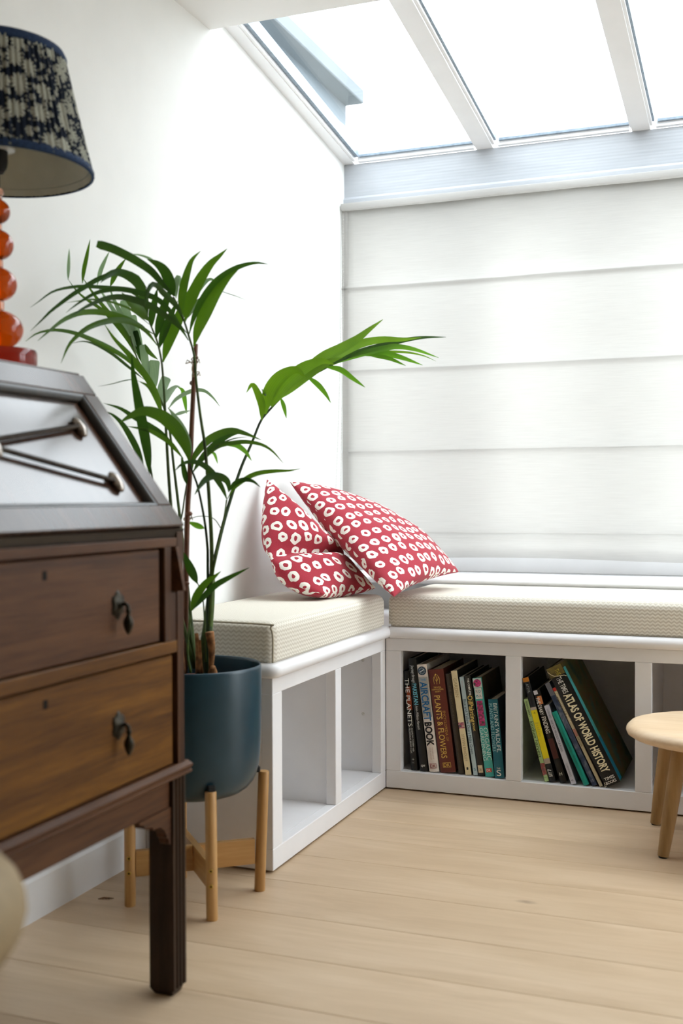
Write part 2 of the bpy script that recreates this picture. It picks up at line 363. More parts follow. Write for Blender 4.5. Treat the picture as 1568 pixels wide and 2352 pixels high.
wb = bmesh.new(); box(wb, WX, XR, WY, WY+0.16, 0, 0.50); box(wb, XR-0.14, XR, WY, WY+0.16, 0.5, 1.65)
struct(obj('wall_back', wb, 'wall'), 'white wall under the window at the far end', 'wall')
struct(obj('ceiling', B(WX-0.14, XR+0.12, YN-0.12, -0.365, 1.8517, 2.15, bev=0.003), 'ceiling'), 'flat white ceiling ending before the skylight', 'ceiling')
bl = bmesh.new(); prism(bl, [(WX, 0), (WX+0.014, 0), (WX+0.014, 0.072), (WX+0.010, 0.078), (WX+0.006, 0.084), (WX, 0.086)], 'y', YN, -0.70)
struct(obj('baseboard_left', bl, 'trim', smooth=30), 'white skirting board along the left wall', 'skirting')
# header beam of the skylight
hb = bmesh.new(); prism(hb, [(WY, 1.649), (WY, 1.668), (WY+0.008, 1.676), (WY+0.008, 1.776), (WY+0.16, 1.762), (WY+0.16, 1.649)], 'x', WX, XR)
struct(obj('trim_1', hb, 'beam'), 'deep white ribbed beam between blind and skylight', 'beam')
# skylight
SL = -0.135
def skz(y): return 1.783+SL*(y-0.4715)
sk = struct(thing('window_1', 'sloping glass roof with white bars above the seat', 'skylight'))
def slope_box(bm, x0, x1, y0, y1, d0, d1):
    prism(bm, [(y0, skz(y0)+d0), (y1, skz(y1)+d0), (y1, skz(y1)+d1), (y0, skz(y0)+d1)], 'x', x0, x1); return bm
Y0, Y1 = -0.40, 0.62
slope_box(bm := bmesh.new(), WX, -0.272, Y0, Y1, 0, 0.05); obj('rafter', bm, 'trim', sk)
slope_box(bm := bmesh.new(), -0.272, -0.264, Y0, WY+0.0, 0.003, 0.05); obj('glazing_bead', bm, 'trim', sk)
slope_box(bm := bmesh.new(), -0.2638, -0.252, Y0, WY-0.008, 0.012, 0.05); obj('gasket', bm, 'gasket', sk)
RX = [(0.113, 0.163), (0.560, 0.610), (1.007, 1.057), (1.454, 1.504), (1.901, 1.951)]
for a, b in RX:
    slope_box(bm := bmesh.new(), a, b, Y0, Y1, -0.001, 0.05); obj('rafter', bm, 'trim', sk)
    slope_box(bm := bmesh.new(), b+0.0002, b+0.007, Y0, WY, 0.005, 0.05); obj('glazing_bead', bm, 'trim', sk)
    slope_box(bm := bmesh.new(), b+0.0072, b+0.013, Y0, WY-0.008, 0.013, 0.05); obj('gasket', bm, 'gasket', sk)
    slope_box(bm := bmesh.new(), a-0.005, a-0.0002, Y0, WY, 0.006, 0.05); obj('glazing_bead', bm, 'trim', sk)
xs = [-0.272]+[v for p in RX for v in p]+[XR]
for k in range(0, len(xs), 2):
    x0, x1 = xs[k]+0.001, xs[k+1]-0.001
    slope_box(bm := bmesh.new(), x0+0.02, x1-0.006, WY-0.010, WY-0.002, 0.012, 0.0185); obj('gasket', bm, 'gasket', sk)
    slope_box(bm := bmesh.new(), x0+0.014, x1-0.006, WY-0.0018, WY+0.012, 0.001, 0.035); obj('sill_bead', bm, 'trim', sk)
    slope_box(bm := bmesh.new(), x0, x1, Y0, Y1, 0.0505, 0.0565); obj('pane', bm, 'pane', sk)
# window behind the blind
w2 = struct(thing('window_2', 'white framed window hidden behind the pale blind', 'window', (0, 0.62, 0.52)))
def wpart(name, *a, mat='trim', bev=0.003):
    a = list(a); a[2] -= 0.62; a[3] -= 0.62; a[4] -= 0.52; a[5] -= 0.52
    return obj(name, B(*a, bev=bev), mat, w2)
wpart('bottom_rail', WX, XR-0.14, 0.62, 0.67, 0.522, 0.585); wpart('top_rail', WX, XR-0.14, 0.62, 0.67, 1.60, 1.649)
wpart('stile', WX, -0.255, 0.62, 0.67, 0.585, 1.60); wpart('stile', XR-0.19, XR-0.14, 0.62, 0.67, 0.585, 1.60)
for x in (0.064, 0.512, 0.96, 1.408, 1.856): wpart('mullion', x-0.032, x+0.032, 0.62, 0.67, 0.585, 1.60)
ms = [-0.255, 0.032, 0.096, 0.48, 0.544, 0.928, 0.992, 1.376, 1.44, 1.824, 1.888, XR-0.19]
for k in range(0, 12, 2): wpart('pane', ms[k], ms[k+1], 0.642, 0.648, 0.585, 1.60, mat='pane', bev=0)
# window board
sb = bmesh.new(); pts = [(0.66, 0.500), (0.390, 0.500)]
for k in range(9):
    a = PI/2*k/8; pts.append((0.392-0.012*math.sin(a), 0.512-0.012*math.cos(a)) if False else (0.392-0.010*math.sin(PI*k/8), 0.510-0.010*math.cos(PI*k/8)))
pts += [(0.66, 0.522)]
prism(sb, pts, 'x', WX, XR); struct(obj('trim_2', sb, 'trim', smooth=40), 'white window board behind the far seat cushion', 'sill')
# outside: neighbour's parapet over the wall line
nb = thing('neighbouring_parapet', 'grey rendered parapet wall seen through the skylight at left', 'wall', (-0.9, 0, 0)); struct(nb)
obj('wall_face', B(-0.25, 0.10, -4.5, 1.84, -0.2, 2.47), 'render', nb)
obj('coping', B(-0.27, 0.181, -4.5, 1.845, 2.45, 2.512, bev=0.004), 'render', nb)

# ================================================================== BENCH
FR = 0.0245                                  # face frame thickness
def rail(bm, *a): return box(bm, *a, bev=0.0012)
bb = thing('window_seat_base', 'white built-in bench base under the window with books in its cubbies', 'bench')
xsb = [0.0, 0.0411, 0.313, 0.352, 0.6247, 0.6638, 0.94, 0.98, 1.26, 1.30, 1.58, 1.62, 1.90, 1.94, 2.22, 2.26, XR]
obj('top_rail', rail(bmesh.new(), 0.0005, XR, 0, FR, 0.358, 0.390), 'bench', bb)
obj('bottom_rail', rail(bmesh.new(), 0.0005, XR, 0, FR, 0.004, 0.0488), 'bench', bb)
for k in range(0, 16, 2):
    a, b = xsb[k], xsb[k+1]
    obj('stile', rail(bmesh.new(), a+0.0005, b, 0, FR, 0.0489, 0.3579), 'bench', bb)
    if k: obj('divider', B((a+b)/2-0.010, (a+b)/2+0.010, FR+0.0002, 0.40, 0.049, 0.3795), 'bench', bb)
obj('divider', B(0.012, 0.034, FR+0.0002, 0.40, 0.049, 0.3795), 'bench', bb)
obj('shelf_board', B(0.0005, XR-0.01, FR+0.0002, 0.40, 0.030, 0.0486), 'bench', bb)
obj('back_board', B(0.0005, XR-0.01, 0.401, 0.415, 0.0, 0.3795), 'bench', bb)
def bullnose(y0, z0, z1, n=8):               # profile in (out, z)
    r = (z1-z0)/2; return [(y0+r*math.cos(a)-0, (z0+z1)/2+r*math.sin(a)) for a in [PI/2-PI*k/n for k in range(n+1)]]
sbm = bmesh.new(); pr = [(-p[0], p[1]) for p in bullnose(0.006, 0.391, 0.4195)]+[(0.45, 0.391), (0.45, 0.4195)]
prism(sbm, pr, 'x', 0.016, XR); box(sbm, -0.304, 0.0158, 0.0002, 0.45, 0.391, 0.4195); obj('seat_board', sbm, 'bench', bb, smooth=40)
bl_ = thing('corner_bench_base', 'white open-fronted bench base along the left wall with two empty cubbies', 'bench')
YL = -0.6975
obj('top_rail', rail(bmesh.new(), -FR, 0, YL, -0.0005, 0.358, 0.390), 'bench', bl_)
obj('bottom_rail', rail(bmesh.new(), -FR, 0, YL, -0.0005, 0.004, 0.0473), 'bench', bl_)
for a, b in ((YL, -0.651), (-0.352, -0.3163), (-0.0359, -0.0005)): obj('stile', rail(bmesh.new(), -FR, 0, a, b, 0.0474, 0.3579), 'bench', bl_)
obj('end_panel', B(-0.304, -FR-0.0002, YL, YL+0.018, 0.004, 0.390, bev=0.001), 'bench', bl_)
obj('divider', B(-0.304, -FR-0.0002, -0.343, -0.325, 0.0474, 0.3795), 'bench', bl_)
obj('divider', B(-0.304, -FR-0.0002, -0.027, -0.009, 0.0474, 0.3795), 'bench', bl_)
obj('shelf_board', B(-0.304, -FR-0.0002, YL+0.0185, -0.0005, 0.030, 0.0472), 'bench', bl_)
for z in (0.333, 0.195):
    s_ = bmesh.new(); lathe(s_, [(0, 0.0015), (0.003, 0.0012), (0.0042, 0)], 12); bmesh.ops.rotate(s_, verts=s_.verts[:], cent=(0, 0, 0), matrix=Matrix.Rotation(R(90), 3, 'X'))
    bmesh.ops.translate(s_, verts=s_.verts[:], vec=(-0.052, -0.0272, z)); o = obj('screw_cap', s_, 'cord', bl_, smooth=True)
s2 = bmesh.new(); rr = 0.0143; zc = 0.40525    # board with a rounded nose on front and end, mitred round corner
def loop_at(dx, z): # outline of the board offset outward by dx (rounded corner)
    r = 0.010+dx; P = [(-0.304, YL-0.006-dx+0.0)]
    for k in range(7): a = -PI/2+PI/2*k/6; P.append((0.006-0.010+r*math.cos(a), YL-0.006+0.010+r*math.sin(a)))
    P += [(0.006+dx, -0.0008), (-0.304, -0.0008)]; return [(x, y, z) for x, y in P]
rings = []
for k in range(9):
    a = -PI/2+PI*k/8; rings.append([s2.verts.new(p) for p in loop_at(rr*math.cos(a), zc+rr*math.sin(a))])
for i in range(8):
    for k in range(len(rings[0])): s2.faces.new((rings[i][k], rings[i][(k+1) % len(rings[0])], rings[i+1][(k+1) % len(rings[0])], rings[i+1][k]))
s2.faces.new(rings[0][::-1]); s2.faces.new(rings[-1]); bmesh.ops.recalc_face_normals(s2, faces=s2.faces[:])
obj('seat_board', s2, 'bench', bl_, smooth=40)
# seat cushions
def cushion(name, x0, x1, y0, y1, z0, z1, r, label, sag=0.003):
    bm = bmesh.new(); box(bm, x0, x1, y0, y1, z0, z1)
    bmesh.ops.bevel(bm, geom=[e for e in bm.edges if max(v.co.z for v in e.verts) > z0+1e-4], offset=r, segments=5, affect='EDGES', profile=0.5)
    bmesh.ops.bevel(bm, geom=[e for e in bm.edges if all(abs(v.co.z-z0) < 1e-5 for v in e.verts)], offset=0.006, segments=2, affect='EDGES')
    o = obj(name, bm, 'woven', smooth=50); tag(o, label, 'cushion'); return o
lc = cushion('seat_cushion', WX+0.002, 0.004, YL-0.002, -0.004, 0.420, 0.503, 0.022, 'beige zigzag seat cushion on the bench along the left wall')
pt = [(0.0020, YL-0.0025, 0.4225), (0.0025, YL-0.0035, 0.432), (0.0025, YL-0.0035, 0.478), (-0.004, YL-0.0035, 0.4925), (-0.018, YL-0.0035, 0.4985), (-0.30, YL-0.0035, 0.5005)]
obj('piping', tube(bmesh.new(), spline([Vector(p) for p in pt], 50), 0.0022, 6), 'welt', lc, smooth=True)
bc = cushion('seat_cushion', 0.006, XR-0.004, -0.006, 0.381, 0.420, 0.503, 0.020, 'long beige zigzag seat cushion under the window')

# ================================================================== BLIND
bd = thing('roman_blind', 'cream cloth blind with horizontal folds lowered over the window', 'blind', (0.9, 0.49, 1.649))
cl = bmesh.new(); uvl = None
folds = [1.389, 1.137, 0.890, 0.645]
zs = sorted(set([1.645, 1.6, 1.5, 1.44, 1.3, 1.2, 1.05, 0.97, 0.8, 0.72, 0.61, 0.571]+[f+d for f in folds for d in (0.012, 0.004, 0.0, -0.004, -0.016)]), reverse=True)
xsx = [WX+0.002+k*(XR-0.16-WX)/60 for k in range(61)]
def by(x, z):
    w = 0.0022*math.sin(x*9+z*5)+0.0015*math.sin(x*23-z*11)
    for f in folds:
        d = z-f
        if abs(d) < 1e-6: w -= 0.007
        elif 0 < d <= 0.0045: w -= 0.005
        elif -0.0045 <= d < 0: w += 0.002
    return 0.488+w
g = [[cl.verts.new((x-0.9, by(x, z)-0.49, z-1.649+(0.004*math.sin(x*6.1) if z < 0.6 else 0))) for x in xsx] for z in zs]
for i in range(len(zs)-1):
    for k in range(60): cl.faces.new((g[i][k], g[i+1][k], g[i+1][k+1], g[i][k+1]))
co = obj('cloth', cl, 'blind', bd, smooth=True)
co.modifiers.new('thickness', 'SOLIDIFY').thickness = 0.0012
obj('headrail', B(WX+0.003-0.9, XR-0.16-0.9, -0.020, 0.010, -0.022, -0.001, bev=0.004, seg=2), 'blind', bd, smooth=40)
hm = bmesh.new(); hm.faces.new([hm.verts.new(p) for p in ((WX+0.003-0.9, -0.0065, -1.076), (WX+0.022-0.9, -0.0065, -1.076), (WX+0.022-0.9, -0.0065, -0.025), (WX+0.003-0.9, -0.0065, -0.025))]); obj('side_hem', hm, 'blind', bd)
def chain(pa, pb, bulge, name='bead_chain'):
    bm = bmesh.new(); n = 200
    for k in range(n):
        t = k/(n-1); p = Vector(pa).lerp(Vector(pb), t); p.y -= bulge*math.sin(PI*t)*0.0; p.y = pa[1]+(pb[1]-pa[1])*t**1.6
        r = bmesh.ops.create_icosphere(bm, subdivisions=1, radius=0.0015, matrix=Matrix.Translation(p))
    o = obj(name, bm, 'cord', bd, smooth=True); o['kind'] = 'stuff'
chain((WX+0.006-0.9, 0.482-0.49, -0.03), (WX+0.007-0.9, 0.408-0.49, -0.93), 0.03)
chain((WX+0.010-0.9, 0.480-0.49, -0.03), (WX+0.011-0.9, 0.440-0.49, -0.93), 0.03)

# ================================================================== SCATTER CUSHIONS
def pillow(name, ctrl, T, label, uvs=(0.40, 0.40), uo=(0, 0), crease=None, seed=1, T2=None, seam=True):
    """ctrl: 3x3 control points [u][v] of the mid surface; T: half thickness in front, T2: behind"""
    n = 34; bm = bmesh.new(); uvl = bm.loops.layers.uv.verify(); rnd = random.Random(seed)
    T2 = T if T2 is None else T2
    def q(a, b, c, t): return a*((1-t)*(1-t)) + (b*2-(a+c)*0.5)*(2*t*(1-t)) + c*(t*t)
    cp = [[Vector(p) for p in row] for row in ctrl]
    def mid(u, v): return q(*[q(cp[i][0], cp[i][1], cp[i][2], v) for i in range(3)], u)
    def nor(u, v):
        e = 0.01; a = mid(min(1, u+e), v)-mid(max(0, u-e), v); b = mid(u, min(1, v+e))-mid(u, max(0, v-e)); return a.cross(b).normalized()
    def pinch(t): return t - 0.0*t
    def prof(u, v): return max(0, 16*u*(1-u)*v*(1-v))**0.42*(1-0.12*(2*u-1)**2*(2*v-1)**2)
    wv = [(rnd.uniform(6, 16), rnd.uniform(6, 16), rnd.uniform(0, 6), rnd.uniform(0.3, 1)) for _ in range(5)]
    def wr(u, v): return sum(a*math.sin(p*u+s)*math.sin(r*v+s*1.7) for p, r, s, a in wv)*0.0022
    G = {}
    for side in (1, -1):
        for i in range(n+1):
            for j in range(n+1):
                if side == -1 and (i in (0, n) or j in (0, n)): G[side, i, j] = G[1, i, j]; continue
                # denser near edges
                u = 0.5-0.5*math.cos(PI*i/n); v = 0.5-0.5*math.cos(PI*j/n)
                t = prof(u, v); c = 1.0
                if crease: c = 1-crease[1]*math.exp(-((u-crease[0])/0.07)**2)
                p = mid(u, v)+nor(u, v)*side*((T if side == 1 else T2)*t*c+wr(u, v)*t)
                # edges pulled inwards between the corners
                k = 0.045
                ctr = mid(0.5, 0.5); eu = (1-abs(2*v-1)**1.5); ev = (1-abs(2*u-1)**1.5)
                pu = mid(u, v)
                inw = Vector((0, 0, 0))
                if not crease:
                    inw = (mid(0.5, v)-pu)*(k*eu*abs(2*u-1)**4)+(mid(u, 0.5)-pu)*(k*ev*abs(2*v-1)**4)
                G[side, i, j] = bm.verts.new(p+inw)
    AU, AV = {}, {}                            # surface lengths measured from the middle, so that the print does not stretch
    for side in (1, -1):
        AU[side] = [[0.0]*(n+1) for _ in range(n+1)]; AV[side] = [[0.0]*(n+1) for _ in range(n+1)]; h = n//2
        for q_ in range(n+1):
            for k in range(h, n):
                AU[side][k+1][q_] = AU[side][k][q_]+(G[side, k+1, q_].co-G[side, k, q_].co).length; AV[side][q_][k+1] = AV[side][q_][k]+(G[side, q_, k+1].co-G[side, q_, k].co).length
            for k in range(h, 0, -1):
                AU[side][k-1][q_] = AU[side][k][q_]-(G[side, k-1, q_].co-G[side, k, q_].co).length; AV[side][q_][k-1] = AV[side][q_][k]-(G[side, q_, k-1].co-G[side, q_, k].co).length
    for side in (1, -1):
        for i in range(n):
            for j in range(n):
                ij = [(i, j), (i+1, j), (i+1, j+1), (i, j+1)]
                if side == -1: ij = ij[::-1]
                vs = [G[side, a, b] for a, b in ij]
                if len(set(vs)) < 4: continue
                f = bm.faces.new(vs)
                for l, (a, b) in zip(f.loops, ij):
                    l[uvl].uv = (uo[0]+AU[side][a][b]*2.4+(0 if side == 1 else 3.37), uo[1]+AV[side][a][b]*2.4)
    bmesh.ops.recalc_face_normals(bm, faces=bm.faces[:])
    if bm.calc_volume(signed=True) < 0: bmesh.ops.reverse_faces(bm, faces=bm.faces[:])
    o = obj(name, bm, 'donuts', smooth=True); tag(o, label, 'cushion')
    return o
def onp(px, py, ax, val):
    d = FW+RT*((px-784)/FPX)+UP*((1176-py)/FPX); return CAMP+d*((val-CAMP[ax])/d[ax])
A_ = onp(665, 1106, 1, 0.02); C_ = onp(905, 1371, 2, 0.515); B_ = onp(1053, 1314, 2, 0.548); D_ = at(868, 1188, 3.26)
mAC = (A_+C_)/2+Vector((-0.006, 0.01, 0)); mCB = (C_+B_)/2+Vector((0, 0, 0.012)); mAD = (A_+D_)/2+Vector((0, 0, 0.014)); mDB = (D_+B_)/2+Vector((0, 0, 0.02))
pillow('scatter_cushion', [[A_, mAC, C_], [mAD, (A_+B_+C_+D_)/4+Vector((0, -0.01, 0.01)), mCB], [D_, mDB, B_]], 0.055, 'red cushion with white rings leaning over onto the window board, nearer the window', uo=(0.2, 0.1), seed=3, T2=0.055)
T_ = onp(613, 1101, 0, -0.285); M_ = at(620, 1282, 2.72); K_ = at(743, 1364, 2.69)
Tf = at(768, 1254, 2.98); Mf = at(790, 1300, 2.93); Kf = at(862, 1350, 2.87)
pillow('scatter_cushion', [[T_, at(693, 1174, 2.87), Tf], [M_, at(714, 1278, 2.84), Mf], [K_, at(804, 1358, 2.81), Kf]], 0.055, 'red cushion with white rings slumped and folded against the left wall', uvs=(0.42, 0.36), uo=(4.3, 2.2), crease=(0.5, 0.75), seed=8, T2=0.056)

# ================================================================== BOOKS
_cm = {}
def cm(rgb, rough=0.45, tag_=''):
    k = (rgb, rough)
    if k not in _cm:
        lin = tuple((c/255/12.92) if c <= 10 else (((c/255)+0.055)/1.055)**2.4 for c in rgb)
        _cm[k] = plain('printed_board', lin, rough, 0.4, var=0.06, scale=30)
    return _cm[k]
def lmix(name, stops, vec, scale, rough=0.45, detail=4):
    m = N(name, rough, 0.4); lin = lambda rgb: tuple(((c/255)+0.055)**2.4/1.055**2.4 for c in rgb)
    m.set(col=m.ramp(m.noise(m.co('Object', vec), scale, detail, 0.6, 0.5), *[(p, lin(c)) for p, c in stops])); return m.m
NEB = lmix('cloudy_blue_print', [(0.35, (28, 38, 58)), (0.5, (52, 66, 92)), (0.65, (120, 128, 140))], (1, 1, 1), 22)
MAPC = lmix('old_map_print', [(0.34, (40, 84, 66)), (0.46, (98, 104, 54)), (0.56, (120, 96, 54)), (0.68, (62, 124, 110))], (1, 1, 1), 9)
OLIVE = lmix('dark_olive_print', [(0.35, (30, 34, 22)), (0.6, (82, 66, 36))], (1, 1, 1), 12)
PINK = lmix('pink_flower_print', [(0.40, (60, 70, 60)), (0.5, (170, 40, 100)), (0.65, (215, 80, 140))], (1, 1, 1), 150)
ORNG = lmix('orange_planet_print', [(0.4, (20, 14, 10)), (0.55, (165, 66, 18)), (0.7, (200, 96, 30))], (1, 1, 0.4), 30)
def book(x, th, t, h, d, y, spine, board, label, hard=True, group=None, z=0.0492, tall_pages=True):
    o = thing('book', label, 'book', (x, y, z), group); o.rotation_euler = (0, R(-th), 0)
    o.location.z += 0.0003
    bm = bmesh.new(); w = 0.0022 if hard else 0.0006
    w = min(w, t*0.22)
    # spine slightly rounded on hardbacks
    if hard and t > 0.012:
        pts = [(w, 0.006), (0, 0.006)]+[(t*k/8, 0.003-0.003*math.sin(PI*k/8)) for k in range(9)]+[(t, 0.006), (t-w, 0.006)]
        prism(bm, pts, 'z', 0, h)
    else: box(bm, 0, t, 0, 0.004, 0, h, bev=0.0006)
    k0 = set(bm.faces)
    y0 = 0.0062 if hard and t > 0.012 else 0.0042
    box(bm, 0, w, y0, d, 0, h); box(bm, t-w, t, y0, d, 0, h)
    for f in bm.faces: f.material_index = 0 if f in k0 else 1
    obj('cover', bm, [spine, board], o)
    g = 0.003 if hard else 0.0006
    obj('page_block', B(w+0.0001, t-w-0.0001, y0+0.0002, d-g, g*0.5, h-g), 'paper', o)
    o['_t'] = t; return o
def ty(o, s, z0, z1, cap, x=0.5, col=(240, 240, 235), bold=0.0, name='title', horiz=False, shear=0.0, dy=0.0):
    """lettering on a spine: reads downwards from height z0 to z1 with capitals `cap` high; horiz: level, from height z0, z1 = width"""
    size = cap/0.70; me = text_mesh(s, size, bold, shear).copy()
    t = bpy.data.objects.new(name, me); me.materials.append(cm(col, 0.5)); C.objects.link(t); t.parent = o
    xs_ = [v.co.x for v in me.vertices]; w = max(xs_)-min(xs_); q = -0.0006-dy; X = o['_t']*x
    if horiz: t.matrix_local = Matrix(((z1/w, 0, 0, X-z1/2-min(xs_)*z1/w), (0, 0, -1, q), (0, 1, 0, z0), (0, 0, 0, 1)))
    else: t.matrix_local = Matrix(((0, 1, 0, X-cap*0.5), (0, 0, -1, q), (-(z0-z1)/w, 0, 0, z0), (0, 0, 0, 1)))
    return t
def panel(o, x0, x1, z0, z1, mat, name='spine_print', dy=0.0):
    t = o['_t']; return obj(name, B(t*x0, t*x1, -0.0004-dy, 0.0005, z0, z1), mat if not isinstance(mat, tuple) else cm(mat), o)
G1 = 'books in the first cubby from the corner'; G2 = 'books in the second cubby from the corner'
def stack(items):
    out = []; prev = None
    for x, th, t, h in items:
        c = 1/math.cos(R(th)); tn = math.tan(R(th))
        if prev:
            px, pth, pt_, ph = prev; pr = px+pt_/math.cos(R(pth)); ptn = math.tan(R(pth)); hh = min(h*math.cos(R(th)), ph*math.cos(R(pth)))
            x = max(x, pr+0.0006, pr+(tn-ptn)*hh+0.0006+pt_*0.0)
        out.append((x, th, t, h)); prev = (x, th, t, h)
    return out
p1 = stack([(0.0630, 4.6, 0.0165, 0.255), (0.0870, 6.3, 0.0205, 0.289), (0.1128, 6.9, 0.0255, 0.2745), (0.1418, 7.1, 0.0400, 0.263), (0.1880, 7.6, 0.0150, 0.2545), (0.2080, 8.2, 0.0150, 0.264), (0.2275, 8.4, 0.0112, 0.249), (0.2405, 8.4, 0.0160, 0.253), (0.2590, 7.6, 0.0225, 0.2485), (0.2840, 5.0, 0.0240, 0.1965)])
WHT, GLD, BLK = (242, 242, 236), (228, 184, 88), (16, 16, 15)
def dk(o, z, col, w=0.62):
    t = o['_t']; h = 0.0062; x0, x1 = t*(0.5-w/2), t*(0.5+w/2); bm = bmesh.new()
    for a in ((x0, x1, z-h, z-h+0.0008), (x0, x1, z+h-0.0008, z+h), (x0, x0+0.0008, z-h, z+h), (x1-0.0008, x1, z-h, z+h)): box(bm, a[0], a[1], -0.0008, 0, a[2], a[3])
    obj('publisher_mark', bm, cm(col), o); ty(o, 'DK', z-0.0042, t*w*0.78, 0.0084, 0.5, col, 0.01, name='publisher_mark', horiz=True)
def disc(o, name, x, z, prof, mat, seg=24):
    d = bmesh.new(); lathe(d, prof, seg); bmesh.ops.rotate(d, verts=d.verts[:], cent=(0, 0, 0), matrix=Matrix.Rotation(R(90), 3, 'X')); bmesh.ops.translate(d, verts=d.verts[:], vec=(x, -0.0004, z)); return obj(name, d, mat, o)
b = book(*p1[0], 0.18, 0.016, cm(BLK), cm((18, 18, 18)), 'black book titled The Planets, leftmost in the first cubby', group=G1)
panel(b, 0.32, 0.98, 0.155, 0.215, ORNG)
ty(b, 'THE PLANETS', 0.2364, 0.1125, 0.0108, 0.5, WHT, 0.004, dy=0.0004); ty(b, 'ANDREW COHEN with', 0.109, 0.048, 0.0042, 0.70, (215, 215, 210)); ty(b, 'PROFESSOR BRIAN COX', 0.109, 0.044, 0.0042, 0.32, (215, 215, 210)); ty(b, '+', 0.024, 0.006, 0.008, 0.5, (200, 200, 195), horiz=True); ty(b, 'BBC', 0.018, 0.006, 0.003, 0.5, (120, 120, 118), horiz=True)
b = book(*p1[1], 0.20, 0.013, cm((18, 19, 18)), cm((14, 14, 14)), 'tall black book titled Journey through Pakistan, second from the left', group=G1)
ty(b, 'Journey through', 0.271, 0.226, 0.0085, 0.5, (215, 220, 218), shear=0.25); ty(b, 'PAKISTAN', 0.225, 0.171, 0.0108, 0.5, (120, 200, 220), 0.016); ty(b, 'Amin-Willetts-Hancock', 0.168, 0.106, 0.0070, 0.5, (210, 210, 205), shear=0.25); ty(b, 'cpe', 0.012, 0.011, 0.0068, 0.5, WHT, horiz=True, shear=0.2)
b = book(*p1[2], 0.21, 0.012, cm((236, 226, 216)), cm((206, 204, 196)), 'white and grey book titled The Aircraft Book with blue lettering', group=G1)
panel(b, 0.03, 0.97, 0.140, 0.243, lmix('brushed_grey_print', [(0.3, (130, 128, 124)), (0.6, (180, 178, 170)), (0.8, (222, 216, 208))], (1, 1, 0.3), 16))
disc(b, 'dial_print', 0.0128, 0.2585, [(0, 0.0006), (0.0098, 0.0006), (0.0112, 0.0002)], cm((44, 66, 86)))
for k in range(12):
    q = bmesh.new(); box(q, -0.0005, 0.0005, -0.0013, -0.0010, 0.0055, 0.0085); bmesh.ops.rotate(q, verts=q.verts[:], cent=(0, 0, 0), matrix=Matrix.Rotation(PI*k/6, 3, 'Y')); bmesh.ops.translate(q, verts=q.verts[:], vec=(0.0128, 0, 0.2585)); obj('dial_mark', q, cm((206, 216, 220)), b)
q = bmesh.new(); box(q, -0.0011, 0.0011, -0.0013, -0.0010, -0.006, 0.007); bmesh.ops.rotate(q, verts=q.verts[:], cent=(0, 0, 0), matrix=Matrix.Rotation(R(62), 3, 'Y')); bmesh.ops.translate(q, verts=q.verts[:], vec=(0.0128, 0, 0.2585)); obj('dial_needle', q, cm((220, 226, 228)), b)
ty(b, 'THE', 0.2325, 0.0150, 0.0062, 0.5, (90, 150, 195), 0.02, horiz=True, dy=0.0004); ty(b, 'AIRCRAFT', 0.230, 0.130, 0.0182, 0.5, (20, 96, 152), 0.022, dy=0.0004); ty(b, 'BOOK', 0.128, 0.067, 0.0182, 0.5, (24, 22, 22), 0.034, dy=0.0004)
ty(b, 'THE DEFINITIVE', 0.063, 0.033, 0.0032, 0.62, (186, 152, 130)); ty(b, 'VISUAL HISTORY', 0.063, 0.031, 0.0032, 0.38, (186, 152, 130)); dk(b, 0.0155, (150, 60, 66), 0.68)
b = book(*p1[3], 0.20, 0.014, cm((104, 46, 34)), cm((78, 38, 30)), 'thick brown book titled Encyclopedia of Plants and Flowers in gold', group=G1)
for k, (s_, w_) in enumerate((('THE ROYAL', 0.020), ('HORTICULTURAL', 0.031), ('SOCIETY', 0.015))): ty(b, s_, 0.2155-0.0055*k, w_, 0.0036, 0.5, GLD, 0.01, horiz=True)
em = bmesh.new(); tube(em, [(0.020, -0.001, 0.225), (0.0205, -0.001, 0.240), (0.019, -0.001, 0.250)], 0.0006, 6)
for sx in (-1, 1):
    tube(em, [(0.020+sx*0.007, -0.001, 0.226), (0.020+sx*0.008, -0.001, 0.240), (0.020+sx*0.003, -0.001, 0.249)], 0.0005, 6)
    tube(em, [(0.020, -0.001, 0.232), (0.020+sx*0.004, -0.001, 0.238), (0.020+sx*0.0055, -0.001, 0.245)], 0.0005, 6)
bmesh.ops.create_icosphere(em, subdivisions=1, radius=0.0022, matrix=Matrix.Translation((0.019, -0.0008, 0.250))); obj('emblem', em, cm(GLD), b)
ty(b, 'PLANTS & FLOWERS', 0.1976, 0.038, 0.0150, 0.40, GLD, 0.006); ty(b, 'ENCYCLOPEDIA OF', 0.157, 0.0807, 0.0068, 0.74, (205, 150, 70)); dk(b, 0.0195, GLD, 0.52)
b = book(*p1[4], 0.19, 0.017, cm((66, 57, 46)), cm((52, 46, 38)), 'slim dull brown book between the brown encyclopedia and the cream garden book', group=G1)
ty(b, 'THE GREAT GARDENER', 0.225, 0.128, 0.0058, 0.5, (96, 84, 66)); ty(b, 'COUNTRY GARDENS', 0.085, 0.030, 0.0040, 0.5, (94, 82, 66))
b = book(*p1[5], 0.21, 0.013, cm((236, 220, 178)), cm((44, 42, 36)), 'cream book titled Garden with a small picture on its spine', hard=False, group=G1)
ty(b, 'GARDEN', 0.2453, 0.198, 0.0085, 0.5, (184, 164, 118)); panel(b, 0.0, 1.0, 0.118, 0.133, lmix('tiny_garden_photo', [(0.3, (30, 90, 96)), (0.5, (180, 90, 110)), (0.7, (220, 214, 190))], (1, 1, 1), 130)); ty(b, 'STEVEN BRADLEY', 0.1035, 0.0355, 0.0068, 0.5, (178, 160, 118)); ty(b, 's', 0.014, 0.005, 0.008, 0.5, BLK, 0.05, horiz=True)
